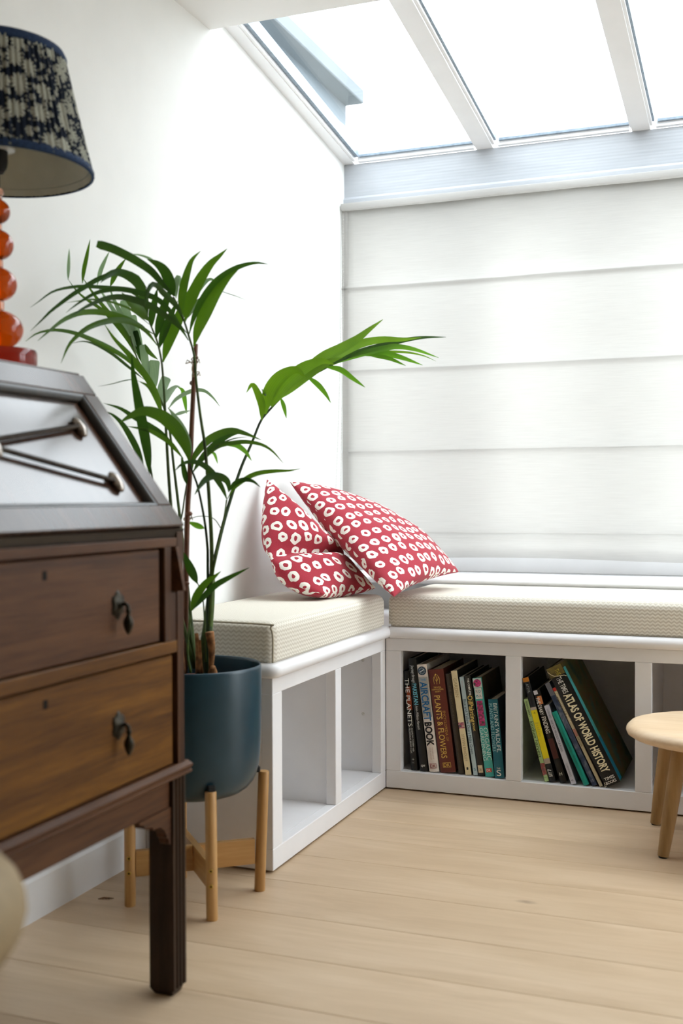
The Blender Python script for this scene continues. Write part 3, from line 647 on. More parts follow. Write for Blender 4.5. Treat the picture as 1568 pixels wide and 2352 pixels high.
b = book(*p1[6], 0.19, 0.017, cm((190, 212, 220)), cm((40, 96, 124)), 'slim pale blue book titled Blue and Yellow Don\'t Make Green', hard=False, group=G1)
ty(b, 'Wilcox', 0.2395, 0.222, 0.0045, 0.5, (200, 174, 180)); ty(b, "Blue and Yellow Don't Make Green", 0.1934, 0.0546, 0.0074, 0.5, (42, 72, 98)); ty(b, 'S', 0.012, 0.005, 0.007, 0.5, (70, 130, 160), horiz=True)
b = book(*p1[7], 0.20, 0.015, cm((46, 44, 38)), cm((36, 34, 30)), 'charcoal book titled The Complete Oil Painting Book in yellow', group=G1)
ty(b, 'THE COMPLETE', 0.2465, 0.2044, 0.0050, 0.60, WHT, 0.02); ty(b, 'OilPainting', 0.2034, 0.1357, 0.0125, 0.5, (232, 204, 112), 0.010); ty(b, 'BOOK', 0.1338, 0.1132, 0.0050, 0.45, (232, 204, 112), 0.02); panel(b, 0.14, 0.86, 0.008, 0.027, (216, 198, 164)); ty(b, '2E', 0.013, 0.006, 0.006, 0.5, (70, 60, 50), horiz=True, dy=0.0004)
b = book(*p1[8], 0.20, 0.012, cm((76, 178, 170)), OLIVE, 'turquoise book titled Organic Gardening with pink flowers on its spine', group=G1)
panel(b, 0.02, 0.98, 0.224, 0.2475, (206, 212, 206)); disc(b, 'flower_print', 0.0108, 0.2355, [(0, 0.0012), (0.006, 0.001), (0.0098, 0.0003)], PINK)
panel(b, 0.10, 0.88, 0.196, 0.2225, (226, 226, 220))
for k, ch in enumerate('RDBA'): ty(b, ch, 0.2115-0.0115*(k//2), 0.0055, 0.0066, 0.32+0.34*(k % 2), (60, 150, 160) if k in (1, 2) else (150, 150, 150), 0.01, horiz=True, dy=0.0004)
panel(b, 0.12, 0.80, 0.128, 0.191, PINK); ty(b, 'ORGANIC', 0.124, 0.042, 0.0105, 0.76, (206, 234, 228)); ty(b, 'GARDENING', 0.124, 0.042, 0.0095, 0.26, (206, 234, 228)); panel(b, 0.18, 0.82, 0.0117, 0.0215, (206, 74, 60)); ty(b, 'DK', 0.0137, 0.0105, 0.0060, 0.5, WHT, 0.01, name='publisher_mark', horiz=True, dy=0.0004)
b = book(*p1[9], 0.15, 0.008, cm((22, 98, 114)), cm((20, 40, 48)), "short teal book titled Britain's Wildlife, Plants and Flowers", group=G1)
ty(b, "BRITAIN'S WILDLIFE,", 0.1878, 0.066, 0.0098, 0.72, (214, 234, 234), 0.004); ty(b, 'PLANTS AND FLOWERS', 0.187, 0.068, 0.0085, 0.24, (150, 200, 206)); ty(b, 'THE', 0.0225, 0.009, 0.004, 0.5, WHT, horiz=True); ty(b, 'S', 0.006, 0.0115, 0.0150, 0.5, WHT, 0.0, horiz=True)

p2 = stack([(0.4075, 14.6, 0.0105, 0.207), (0.4192, 14.8, 0.0150, 0.2615), (0.4450, 16.6, 0.0165, 0.233), (0.4735, 19.6, 0.0122, 0.1995), (0.5020, 24.3, 0.0132, 0.190), (0.5235, 25.4, 0.0118, 0.268), (0.5400, 26.2, 0.0078, 0.258), (0.5480, 27.2, 0.0385, 0.3125)])
print('STACK', [round(q[0], 4) for q in p1], [round(q[0], 4) for q in p2])
b = book(*p2[0], 0.18, 0.016, cm((178, 208, 142)), cm((170, 196, 140)), 'slim pale green book titled kitchen harvest, leaning leftmost in the second cubby', hard=False, group=G2)
ty(b, 'SUSAN BERRY', 0.2017, 0.1623, 0.0045, 0.5, (40, 60, 40), 0.01); ty(b, 'kitchen harvest', 0.152, 0.061, 0.0088, 0.5, (44, 70, 40)); panel(b, 0, 1, 0.0158, 0.046, lmix('small_spine_photo', [(0.3, (50, 80, 84)), (0.5, (150, 60, 60)), (0.7, (130, 160, 150))], (1, 1, 1), 160)); ty(b, 'KC', 0.0095, 0.005, 0.003, 0.5, (60, 60, 60), horiz=True)
b = book(*p2[1], 0.20, 0.014, cm((20, 22, 26)), cm((12, 12, 14)), 'black book with a wide yellow label on its spine', group=G2)
panel(b, 0, 1, 0.2509, 0.2615, (206, 130, 40)); ty(b, 'ATEVIL', 0.246, 0.2226, 0.0068, 0.5, (160, 166, 170)); panel(b, 0, 1, 0.1802, 0.187, (190, 178, 166)); panel(b, 0, 1, 0.0588, 0.180, (230, 212, 24)); ty(b, '4', 0.170, 0.005, 0.006, 0.5, (140, 130, 40), horiz=True, dy=0.0004); ty(b, 'Julie', 0.150, 0.112, 0.007, 0.5, (206, 190, 60), dy=0.0004); panel(b, 0, 1, 0.0455, 0.0586, (172, 156, 140)); ty(b, 'Lilli', 0.0330, 0.0132, 0.0090, 0.5, WHT, shear=0.3)
b = book(*p2[2], 0.20, 0.016, cm((24, 21, 19)), cm((14, 12, 12)), 'dark book with worn white and orange labels at the top of its spine', group=G2)
panel(b, 0.02, 0.62, 0.222, 0.232, (214, 212, 220)); panel(b, 0.30, 0.98, 0.1965, 0.2168, (212, 134, 82)); ty(b, 'THE DIARY', 0.2148, 0.1702, 0.0092, 0.36, WHT, 0.01, dy=0.0004); ty(b, 'FINDING', 0.166, 0.1246, 0.0105, 0.44, WHT, 0.01); panel(b, 0.1, 0.9, 0.060, 0.110, (74, 32, 28)); ty(b, 'H', 0.018, 0.007, 0.008, 0.5, (190, 186, 170), 0.02, horiz=True)
b = book(*p2[3], 0.17, 0.010, cm((196, 196, 208)), cm((150, 150, 160)), 'slim lavender grey paperback on pruning plants, leaning in the second cubby', hard=False, group=G2)
ty(b, 'HARKNESS', 0.191, 0.167, 0.0050, 0.5, (120, 120, 130)); ty(b, 'HARTLEY, PRODUCTS & PLANS', 0.163, 0.0828, 0.0052, 0.5, (84, 84, 96)); ty(b, 'HARKNESS', 0.052, 0.020, 0.0042, 0.5, (130, 130, 140)); ty(b, 'o', 0.008, 0.005, 0.006, 0.5, (80, 80, 90), horiz=True)
b = book(*p2[4], 0.17, 0.008, cm((0, 140, 124)), cm((0, 118, 106)), 'plain green teal book leaning among paperbacks in the second cubby', group=G2)
ty(b, 'HAKING NOTE', 0.120, 0.085, 0.0045, 0.5, (0, 98, 88)); ty(b, 'TIA PLACE', 0.078, 0.055, 0.0045, 0.5, (0, 98, 88))
b = book(*p2[5], 0.19, 0.013, NEB, NEB, 'cloudy blue grey book leaning behind the green teal one', hard=False, group=G2)
panel(b, 0, 1, 0.235, 0.268, (104, 106, 114)); ty(b, '15', 0.010, 0.006, 0.006, 0.5, (170, 170, 176), horiz=True)
b = book(*p2[6], 0.19, 0.014, cm((190, 178, 146)), cm((150, 140, 118)), 'slim beige paperback with a red tip wedged against the black atlas', hard=False, group=G2)
panel(b, 0, 1, 0.250, 0.258, (200, 44, 38)); ty(b, 'Pembrokeshire walks', 0.248, 0.168, 0.0052, 0.62, (238, 230, 200), 0.012); ty(b, 'Pembroke', 0.236, 0.180, 0.0040, 0.20, (60, 50, 40)); panel(b, 0.1, 0.9, 0.13, 0.15, (176, 120, 110)); ty(b, 'AFTON', 0.128, 0.105, 0.0045, 0.5, (96, 84, 66))
b = book(*p2[7], 0.255, 0.010, cm((15, 15, 15)), MAPC, 'large worn black atlas of world history with torn jacket, leaning in the second cubby', group=G2)
panel(b, 0.0, 1.0, 0.287, 0.3125, lmix('faded_jacket_print', [(0.35, (64, 54, 22)), (0.6, (108, 94, 46))], (1, 1, 1), 40)); ty(b, 'THE', 0.304, 0.288, 0.0110, 0.60, (196, 178, 66), dy=0.0004)
tr = bmesh.new(); tube(tr, [(0.000, -0.0012, 0.306), (0.005, -0.0016, 0.296), (0.011, -0.002, 0.290), (0.018, -0.003, 0.2875), (0.026, -0.003, 0.285), (0.034, -0.002, 0.283), (0.0385, -0.001, 0.279)], 0.0009, 6); obj('torn_edge', tr, cm((214, 200, 166)), b)
ty(b, 'THE TIMES', 0.284, 0.2418, 0.0135, 0.48, WHT, 0.004); ty(b, 'ATLAS OF WORLD HISTORY', 0.2387, 0.033, 0.0195, 0.50, (242, 232, 196), 0.034); ty(b, 'TIMES', 0.0150, 0.026, 0.0072, 0.5, WHT, 0.01, horiz=True); ty(b, 'BOOKS', 0.0050, 0.026, 0.0072, 0.5, WHT, 0.01, horiz=True)
t_ = b['_t']; obj('jacket_edge', B(t_+0.0001, t_+0.0005, 0.0065, 0.034, 0.115, 0.300), cm((84, 192, 196)), b)
obj('jacket_edge', B(t_+0.0001, t_+0.0005, 0.0065, 0.036, 0.003, 0.1145), cm((30, 150, 186)), b)
ch = bmesh.new()
for k in range(5): bmesh.ops.create_icosphere(ch, subdivisions=1, radius=0.0016, matrix=Matrix.Translation((0.0005+0.0012*k, -0.0006, 0.003+0.004*(k % 3))))
obj('chipped_corner', ch, cm((196, 186, 160)), b)

# ================================================================== SIDE TABLE
tb = thing('coffee_table', 'small pale wooden table with rounded top and round tapered legs at right', 'table', (0.95, -0.215, 0))
def superell(a, b_, n, k, N_): 
    t = 2*PI*k/N_; c, s = math.cos(t), math.sin(t); return a*math.copysign(abs(c)**(2/n), c), b_*math.copysign(abs(s)**(2/n), s)
tt = bmesh.new(); rings = []; NT = 96; zt, th_ = 0.262, 0.032
for dx, z in [(-0.3, zt), (-0.018, zt), (-0.008, zt-0.003), (-0.001, zt-0.010), (0, zt-0.015), (-0.003, zt-0.022), (-0.014, zt-th_+0.003), (-0.03, zt-th_), (-0.3, zt-th_)]:
    a, c2 = 0.318+dx, 0.205+dx
    if dx < -0.2: rings.append([tt.verts.new((0, 0, z))]); continue
    rings.append([tt.verts.new((*superell(a, c2, 2.25, k, NT), z)) for k in range(NT)])
for i in range(len(rings)-1):
    a, c2 = rings[i], rings[i+1]
    for k in range(NT):
        k2 = (k+1) % NT
        tt.faces.new((a[0], c2[k], c2[k2]) if len(a) == 1 else (a[k2], a[k], c2[0]) if len(c2) == 1 else (a[k], c2[k], c2[k2], a[k2]))
bmesh.ops.recalc_face_normals(tt, faces=tt.faces[:])
obj('table_top', tt, 'beech', tb, smooth=50)
for bx, by_, tx, ty_ in ((0.7187, -0.3235, 0.752, -0.300), (0.6807, -0.085, 0.712, -0.100), (1.19, -0.335, 1.155, -0.300), (1.19, -0.095, 1.155, -0.13)):
    lg = obj('leg', tube(bmesh.new(), [(bx-0.95, by_+0.215, 0.003), (bx-0.95+(tx-bx)*0.3, by_+0.215+(ty_-by_)*0.3, 0.072), (tx-0.95, ty_+0.215, zt-th_-0.001)], [0.0116, 0.0145, 0.0172], 20), 'oakleg', tb, smooth=40)
    obj('foot_pad', lathe(bmesh.new(), [(0, 0), (0.009, 0), (0.0095, 0.003), (0, 0.003)], 16, (bx-0.95, by_+0.215, 0)), 'rubber', lg)

# ================================================================== PLANT STAND AND POT
PX, PY = -0.079, -0.873
st = thing('plant_stand', 'honey bamboo four-legged stand holding the teal plant pot', 'plant stand', (PX, PY, 0))
LEGS = [((-0.1732, -0.9517), (-0.1732, -0.9517)), ((0.0012, -0.9616), (-0.0015, -0.9600)), ((0.0159, -0.7952), (0.0235, -0.7905)), ((-0.1585, -0.785), (-0.1585, -0.785))]
for (b0, b1) in LEGS:
    p0 = Vector((b0[0]-PX, b0[1]-PY, 0)); p1 = Vector((b1[0]-PX, b1[1]-PY, 0.229)); d = (p1-p0)
    lg = obj('leg', tube(bmesh.new(), [p0, p0+d*0.008, p0+d*0.992, p1], [0.0096, 0.0104, 0.0104, 0.0096], 24), 'bamboo', st, smooth=40)
    ou = Vector((p0.x, p0.y, 0)).normalized()
    if b0 == LEGS[1][0] or b0 == LEGS[0][0]:
        side = Vector((0.35, -0.94, 0)).normalized()
        for z in (0.090, 0.0625):
            q = p0+d*(z/0.229)+side*0.0099
            sc = bmesh.new(); lathe(sc, [(0.0016, 0.0009), (0.0022, 0.0016), (0.0040, 0.0014), (0.0044, 0), (0, -0.002)], 16); 
            mt = side.to_track_quat('Z', 'Y').to_matrix().to_4x4(); mt.translation = q; bmesh.ops.transform(sc, matrix=mt, verts=sc.verts[:])
            obj('screw', sc, 'brass', lg, smooth=True)
            sc = bmesh.new(); lathe(sc, [(0, 0.0010), (0.0018, 0.0009)], 10); bmesh.ops.transform(sc, matrix=mt, verts=sc.verts[:]); obj('screw_socket', sc, 'slot', lg)
for i, j, z0, z1 in ((0, 2, 0.054, 0.101), (1, 3, 0.054, 0.101)):
    a = Vector((LEGS[i][0][0]-PX, LEGS[i][0][1]-PY, 0)); c = Vector((LEGS[j][0][0]-PX, LEGS[j][0][1]-PY, 0)); d = (c-a).normalized()
    L = (c-a).length-0.0202; bm = bmesh.new()
    if i == 0: pts = [(-L/2, z0), (L/2, z0), (L/2, z1), (0.0068, z1), (0.0068, 0.0776), (-0.0068, 0.0776), (-0.0068, z1), (-L/2, z1)]
    else: pts = [(-L/2, z0), (-0.0068, z0), (-0.0068, 0.0774), (0.0068, 0.0774), (0.0068, z0), (L/2, z0), (L/2, z1), (-L/2, z1)]
    prism(bm, pts, 'y', -0.0063, 0.0063)
    o = obj('cross_bar', bm, 'bamboob', st); o.rotation_euler = (0, 0, math.atan2(d.y, d.x)); o.location = ((a+c)/2)
for k in range(4):
    a = Vector((LEGS[k][0][0]-PX, LEGS[k][0][1]-PY, 0)).normalized()
    o = obj('bumper', B(-0.008, 0.004, -0.007, 0.007, 0.228, 0.240, bev=0.002), 'rubber', st); o.rotation_euler = (0, 0, math.atan2(a.y, a.x)); o.location = a*0.1200
pot = obj('plant_pot', lathe(bmesh.new(), [(0, 0.198), (0.055, 0.198), (0.074, 0.2000), (0.089, 0.2050), (0.1005, 0.2130), (0.1090, 0.2235), (0.1145, 0.2360), (0.1185, 0.252), (0.1212, 0.275), (0.1228, 0.31), (0.1238, 0.36), (0.1245, 0.434), (0.1238, 0.4385), (0.1222, 0.4400), (0.1206, 0.4385), (0.1200, 0.434), (0.1190, 0.36), (0.1170, 0.31), (0.11, 0.26), (0.09, 0.225), (0.05, 0.212), (0, 0.212)], 96), 'pot', smooth=True)
for v in pot.data.vertices: v.co.z -= 0.198
pot.location = (PX, PY, 0.198); tag(pot, 'round teal glazed plant pot standing in the bamboo stand', 'plant pot')

# ================================================================== PALM
palm = thing('potted_palm', 'tall green palm growing in the teal pot, tied to a cane', 'palm', (PX, PY, 0.20))
PO = Vector((PX, PY, 0.20))
def clampx(p): return Vector((max(p.x, WX+0.007), p.y, p.z))
np_ = bmesh.new(); lathe(np_, [(0, 0.013), (0.07, 0.013), (0.080, 0.03), (0.104, 0.200), (0.107, 0.200), (0.107, 0.206), (0.102, 0.206), (0.100, 0.188)], 48)
obj('nursery_pot', np_, 'terracotta', palm, smooth=40)
so = bmesh.new(); lathe(so, [(0.1, 0.189), (0.08, 0.193), (0.05, 0.196), (0.02, 0.199), (0, 0.199)], 40)
for v in so.verts: v.co.z += random.uniform(-0.003, 0.003); v.co.x += random.uniform(-0.0015, 0.0015)
obj('soil', so, 'soil', palm, smooth=True)
TL = {1: (50, 540, .19133), 2: (320, 540, .19133), 3: (220, 780, .19133), 4: (400, 960, .19133), 5: (560, 720, .30612), 8: (380, 1020, .24656), 0: (0, 0, 1)}
def tp(t, pts, d0, d1, arch=0.0):
    ox, oy, s = TL[t]; n = len(pts); out = []
    L = [0]
    for i in range(n-1): L.append(L[-1]+math.hypot(pts[i+1][0]-pts[i][0], pts[i+1][1]-pts[i][1]))
    for (x, y), l in zip(pts, L):
        k = l/L[-1]; out.append(clampx(at(ox+x*s, oy+y*s, d0+(d1-d0)*k-arch*math.sin(PI*k)))-PO)
    return out
def stemlet(name, t, pts, d0, d1, r0, r1, mat='stem', parent=None, n=26):
    P = spline(tp(t, pts, d0, d1), n); return obj(name, tube(bmesh.new(), P, lambda k: r0+(r1-r0)*k, 10), mat, parent or palm, smooth=True)
def leaflet(parent, t, pts, w, d0, d1, mat='leaf', blunt=False, arch=0.0, twist=None, n=22):
    """a folded blade along a path; w is its full width at the widest point in the tile's pixels"""
    s = TL[t][2]; P = spline(tp(t, pts, d0, d1, arch), n); bm = bmesh.new(); uvl = bm.loops.layers.uv.verify()
    tw = R(random.uniform(-22, 22)) if twist is None else R(twist); rows = []
    for i, p in enumerate(P):
        k = i/(n-1); tg = (P[min(i+1, n-1)]-P[max(i-1, 0)]).normalized(); vd = (p+PO-CAMP); dep = vd.dot(FW); vd.normalize()
        sd = tg.cross(vd); 
        if sd.length < 0.05: sd = tg.cross(Vector((0, 0, 1)))
        sd.normalize(); nn = sd.cross(tg).normalized()
        a = tw*(0.4+0.6*k); sd2 = sd*math.cos(a)+nn*math.sin(a); n2 = nn*math.cos(a)-sd*math.sin(a)
        f = (1-(1-min(1, k*1.05))**4.5)*((1-k**2.1)**0.85 if not blunt else (1 if k < 0.96 else 0.75))
        f = max(f, 0.035 if k > 0.5 else 0.10)
        hw = 0.56*w*s*dep/FPX*f/max(0.75, math.cos(a)); fold = 0.16*hw
        row = []
        for c in (-1, -0.5, 0, 0.5, 1):
            q = p+sd2*(hw*c)+n2*(fold*(abs(c)-0.5)); row.append((bm.verts.new(Vector((max(q.x+PO.x, WX+0.004)-PO.x, q.y, q.z))), (c*0.5+0.5)))
        rows.append(row)
    for i in range(n-1):
        for c in range(4):
            q = [rows[i][c], rows[i][c+1], rows[i+1][c+1], rows[i+1][c]]; f = bm.faces.new([v[0] for v in q])
            for l, (v, kk) in zip(f.loops, ((q[0], i), (q[1], i), (q[2], i+1), (q[3], i+1))): l[uvl].uv = (v[1], kk/(n-1))
    return obj('leaflet', bm, mat, parent, smooth=True)
random.seed(11)
# cane with ties
stemlet('support_cane', 0, [(424, 1545), (426, 1400), (430, 1188), (435.5, 1094), (441, 960), (446, 860), (450, 790)], 2.105, 2.075, 0.0058, 0.0042, 'cane')
for (x, y) in ((427, 1340), (434, 1180), (443, 880)):
    p = at(x, y, 2.09)-PO; obj('cane_node', lathe(bmesh.new(), [(0.0045, -0.004), (0.0066, -0.0005), (0.0066, 0.0005), (0.0045, 0.004)], 14, tuple(p)), 'cane', palm, smooth=True)
def tie(x, y, d, r, n=2):
    p = at(x, y, d)-PO; bm = bmesh.new()
    for k in range(n): tube(bm, [p+Vector((r*math.cos(2*PI*j/18), r*0.8*math.sin(2*PI*j/18), 0.004*k+0.003*math.sin(2*PI*j/18+k))) for j in range(19)], 0.0009, 6, cap=False)
    tube(bm, [p+Vector((r, 0, 0)), p+Vector((r+0.004, -0.003, 0.006)), p+Vector((r+0.006, -0.003, -0.002))], 0.0008, 6)
    obj('tie', bm, 'twine', palm, smooth=True)
tie(447, 833, 2.072, 0.0064, 3); tie(448, 862, 2.072, 0.0060, 2); tie(430, 1192, 2.098, 0.0068, 2)
bow = bmesh.new(); p = at(438, 832, 2.05)-PO
tube(bow, [p, p+Vector((-0.006, -0.002, 0.004)), p+Vector((-0.009, -0.003, -0.002)), p], 0.0012, 6); obj('tie', bow, 'twine', palm, smooth=True)
stemlet('tie', 0, [(442, 838), (441, 850), (446, 866)], 2.06, 2.06, 0.0009, 0.0009, 'twine')
# trunk base
stemlet('stem_base', 0, [(468, 1548), (470, 1500), (477, 1440), (483, 1380), (486, 1320)], 2.10, 2.09, 0.0125, 0.0065, 'stem')
stemlet('stem_base', 0, [(478, 1548), (477, 1500), (480, 1430), (484, 1370)], 2.085, 2.085, 0.0085, 0.004, 'stemdark')
for pts, r0, r1 in ([(456, 1548), (455, 1500), (451, 1455)], 0.0065, 0.0035), ([(484, 1545), (486, 1490), (481, 1452)], 0.004, 0.0085), ([(462, 1546), (460, 1500), (459, 1470)], 0.004, 0.002), ([(488, 1545), (489, 1532)], 0.009, 0.005), ([(424, 1548), (420, 1500), (421, 1470)], 0.003, 0.0015):
    stemlet('dried_husk', 0, pts, 2.07, 2.06, r0, r1, 'husk', n=8)
# frond A
fa = stemlet('frond', 0, [(474, 1520), (483, 1400), (486, 1266), (480, 1143), (474, 1064), (470, 1020), (460, 955), (450, 872), (446, 818), (435, 777), (425, 744), (410, 706), (398, 682)], 2.09, 2.03, 0.0048, 0.0016, 'stem', n=50)
la = lambda *a, **k: leaflet(fa, *a, **k)
la(2, [(655, 1335), (705, 1130), (800, 920), (920, 700), (1060, 520), (1190, 410)], 165, 2.05, 1.97, 'leaf', twist=-8)
la(2, [(598, 1185), (655, 980), (760, 770), (900, 580), (1060, 450), (1220, 370), (1400, 332), (1560, 352)], 100, 2.04, 1.96, 'leafdark', twist=10)
la(2, [(545, 1045), (590, 870), (670, 650), (760, 480), (860, 340), (960, 250), (1055, 160)], 150, 2.035, 2.0, 'leaf', twist=8)
la(2, [(515, 985), (505, 800), (535, 600), (590, 400), (640, 285), (735, 190)], 112, 2.035, 2.03, 'leaf', twist=-6)
la(2, [(418, 735), (370, 580), (300, 430), (210, 345), (95, 290)], 150, 2.03, 2.0, 'leafdark', twist=12)
la(1, [(1820, 730), (1700, 600), (1560, 440), (1400, 325), (1250, 240), (1080, 160), (900, 105)], 92, 2.03, 1.94, 'leafdark', blunt=True, twist=5)
la(1, [(2000, 1265), (1900, 1110), (1740, 980), (1560, 860), (1411, 795), (1220, 745), (1050, 752), (900, 800), (720, 890), (570, 990)], 92, 2.05, 1.90, 'leafdark', twist=14)
la(1, [(1985, 1180), (1890, 1070), (1760, 890), (1610, 760), (1411, 690), (1250, 655), (1100, 650), (900, 690), (750, 770), (620, 860), (530, 932)], 78, 2.045, 1.92, 'leafdark', twist=-10)
la(2, [(530, 1030), (470, 885), (380, 780), (275, 680), (225, 615), (160, 590), (110, 650), (85, 750), (60, 870)], 82, 2.04, 1.93, 'leafdark', twist=0)
la(2, [(440, 760), (440, 600), (455, 505), (485, 520), (480, 640)], 70, 2.03, 2.06, 'leafpale', twist=20)
la(2, [(560, 1010), (650, 860), (770, 720)], 70, 2.06, 2.10, 'leaf', twist=-18)
la(2, [(620, 800), (740, 620), (830, 535), (890, 540), (945, 605)], 62, 2.06, 2.08, 'leafpale', twist=10)
la(1, [(1826, 735), (1720, 520), (1580, 320), (1440, 245), (1280, 228)], 48, 2.05, 2.02, 'leafpale', twist=25)  # thin pale blade that paints the highlights on the leaf beside it
la(2, [(900, 640), (1030, 690), (1180, 740), (1340, 810)], 12, 2.03, 2.0, 'leafdark')
# frond B
fb = stemlet('frond', 0, [(448, 1535), (436, 1460), (415, 1330), (398, 1220), (389, 1120), (381.6, 997), (377, 905), (371, 831), (361, 785), (348, 752), (339, 728)], 2.11, 2.10, 0.0048, 0.0015, 'stem', n=44)
lb = lambda *a, **k: leaflet(fb, *a, **k)
lb(2, [(282, 1525), (350, 1280), (430, 1090), (510, 900), (590, 700), (625, 590)], 150, 2.12, 2.10, 'leaf', twist=5)
lb(2, [(238, 1360), (290, 1180), (370, 980), (460, 790)], 108, 2.11, 2.09, 'leafdark', twist=-8)
lb(2, [(198, 1245), (240, 1050), (300, 850), (360, 690), (425, 570)], 115, 2.10, 2.08, 'leafdark', twist=6)
lb(2, [(150, 1100), (152, 950), (185, 790), (215, 640)], 100, 2.10, 2.08, 'leafdark', twist=-5)
lb(1, [(1508, 985), (1480, 810), (1430, 640), (1350, 540), (1210, 462), (1100, 460), (1000, 520), (945, 572)], 128, 2.09, 1.98, 'leafdark', twist=10)
lb(1, [(1525, 1030), (1420, 900), (1300, 800), (1200, 690)], 130, 2.09, 2.02, 'leaf', twist=-20)
lb(1, [(1540, 1080), (1320, 900), (1160, 830), (1000, 785), (850, 772), (700, 788), (520, 812)], 32, 2.09, 1.95, 'leaf')
lb(1, [(1585, 1190), (1450, 1110), (1330, 1035), (1200, 985), (1020, 935), (850, 920), (680, 940), (500, 1020), (330, 1150), (190, 1270)], 82, 2.10, 1.93, 'leaf', twist=12)
lb(1, [(1630, 1330), (1490, 1150), (1340, 1052), (1150, 1018), (960, 1048), (790, 1115), (660, 1215), (560, 1330), (470, 1540)], 82, 2.11, 1.92, 'leaf', twist=-6)
lb(1, [(1515, 1010), (1410, 760), (1260, 650), (1100, 635), (900, 622), (700, 615), (500, 640), (350, 690), (200, 800), (100, 870)], 52, 2.09, 1.92, 'leafdark', twist=14)
lb(1, [(1500, 640), (1400, 500), (1250, 440), (1130, 425), (1010, 490), (900, 535), (760, 620), (600, 720), (440, 840), (340, 920), (230, 1030), (100, 1155)], 66, 2.06, 1.90, 'leafdark', twist=-12)
# frond G, at the back near the wall
fg = stemlet('frond', 0, [(450, 1535), (440, 1440), (420, 1250), (400, 1080), (384, 960), (350, 880), (318, 830), (300, 775), (285, 700)], 2.13, 2.25, 0.004, 0.0012, 'stem', n=40)
lg_ = lambda *a, **k: leaflet(fg, *a, **k)
lg_(1, [(1400, 1500), (1250, 1230), (1000, 930), (760, 760), (600, 640), (505, 530)], 52, 2.26, 2.10, 'leaf')
lg_(1, [(505, 545), (520, 430), (545, 300), (566, 160)], 44, 2.10, 2.10, 'leafpale', twist=0)
lg_(1, [(1400, 1450), (1220, 1140), (1000, 880), (850, 690), (715, 500)], 62, 2.26, 2.14, 'leaf')
lg_(1, [(722, 580), (745, 420), (780, 250), (820, 50)], 58, 2.14, 2.13, 'leaf', twist=0)
lg_(1, [(1380, 1400), (1250, 1150), (1100, 900), (1000, 750), (900, 590)], 66, 2.26, 2.16, 'leafpale')
lg_(1, [(905, 600), (945, 430), (1000, 300), (1052, 195)], 58, 2.16, 2.15, 'leafpale', twist=0)
lg_(1, [(1380, 1350), (1290, 1150), (1180, 930), (1100, 760), (1050, 620)], 75, 2.26, 2.18, 'leafpale')
lg_(1, [(1060, 620), (1110, 500), (1170, 390), (1250, 280)], 72, 2.18, 2.18, 'leaf', twist=0)
lg_(1, [(1420, 1400), (1330, 1150), (1260, 950), (1225, 780)], 95, 2.27, 2.22, 'leafpale', blunt=True)
lg_(1, [(1440, 1480), (1390, 1250), (1340, 1060), (1320, 960)], 95, 2.27, 2.24, 'leafpale', blunt=True)
lg_(1, [(1460, 1560), (1400, 1350), (1350, 1150)], 80, 2.27, 2.25, 'leafdark', blunt=True)
lg_(3, [(800, 890), (720, 640), (560, 380), (400, 180), (230, 0), (100, -190)], 88, 2.22, 2.05, 'leaf', twist=8)
lg_(3, [(640, 530), (420, 270), (200, 120), (0, 20), (-208, -64), (-368, -104), (-528, -114), (-708, -74), (-888, 26)], 66, 2.18, 1.98, 'leaf', twist=-10)
lg_(3, [(580, 480), (400, 335), (200, 175), (0, 62), (-148, 21), (-290, 46)], 42, 2.18, 2.0, 'leafdark')
lg_(3, [(790, 890), (735, 720), (640, 570), (520, 500)], 74, 2.15, 2.08, 'leaf', twist=6)
lg_(3, [(540, 507), (440, 480), (330, 495), (200, 530), (20, 565)], 14, 2.08, 2.02, 'leafdark')
lg_(3, [(640, 520), (600, 330), (565, 60)], 84, 2.24, 2.25, 'leafpale', blunt=True, twist=0)
lg_(3, [(590, 55), (640, 150), (745, 240)], 60, 2.25, 2.22, 'leaf', twist=0)
lg_(3, [(690, 620), (690, 420), (705, 248)], 116, 2.24, 2.25, 'leafpale', blunt=True, twist=0)
lg_(3, [(765, 740), (800, 580), (850, 450)], 104, 2.24, 2.27, 'leafpale', blunt=True, twist=0)
lg_(3, [(790, 800), (860, 660), (950, 570), (1010, 565)], 96, 2.22, 2.26, 'leafpale', twist=0)
lg_(3, [(985, 570), (1040, 610), (1065, 720), (1090, 890)], 62, 2.26, 2.27, 'leaflime', twist=0)
lg_(3, [(870, 830), (970, 710), (1140, 620), (1290, 610), (1400, 690), (1490, 805)], 56, 2.20, 2.25, 'leafpale', twist=10)
lg_(3, [(940, 905), (1040, 875), (1135, 852)], 44, 2.18, 2.2, 'leafpale')
# low broad leaves near the desk
fh = stemlet('frond', 0, [(446, 1535), (420, 1430), (385, 1280), (365, 1180), (352, 1110), (345, 1070)], 2.09, 2.06, 0.004, 0.0015, 'stem', n=24)
lh = lambda *a, **k: leaflet(fh, *a, **k)
lh(3, [(650, 1640), (615, 1330), (560, 1020), (500, 700), (450, 420), (428, 180)], 140, 2.06, 2.03, 'leafdark', twist=4)
lh(3, [(580, 1560), (500, 1330), (390, 1120), (290, 980), (180, 890), (100, 860)], 88, 2.08, 2.03, 'leafdark', twist=-8)
lh(3, [(1010, 1390), (800, 1150), (620, 1025), (450, 925), (290, 825), (90, 762)], 84, 2.12, 2.03, 'leafdark', twist=16)
lh(3, [(1050, 1430), (900, 1250), (790, 1170), (650, 1095), (520, 1065), (370, 1040)], 66, 2.09, 2.03, 'leaf', twist=8)
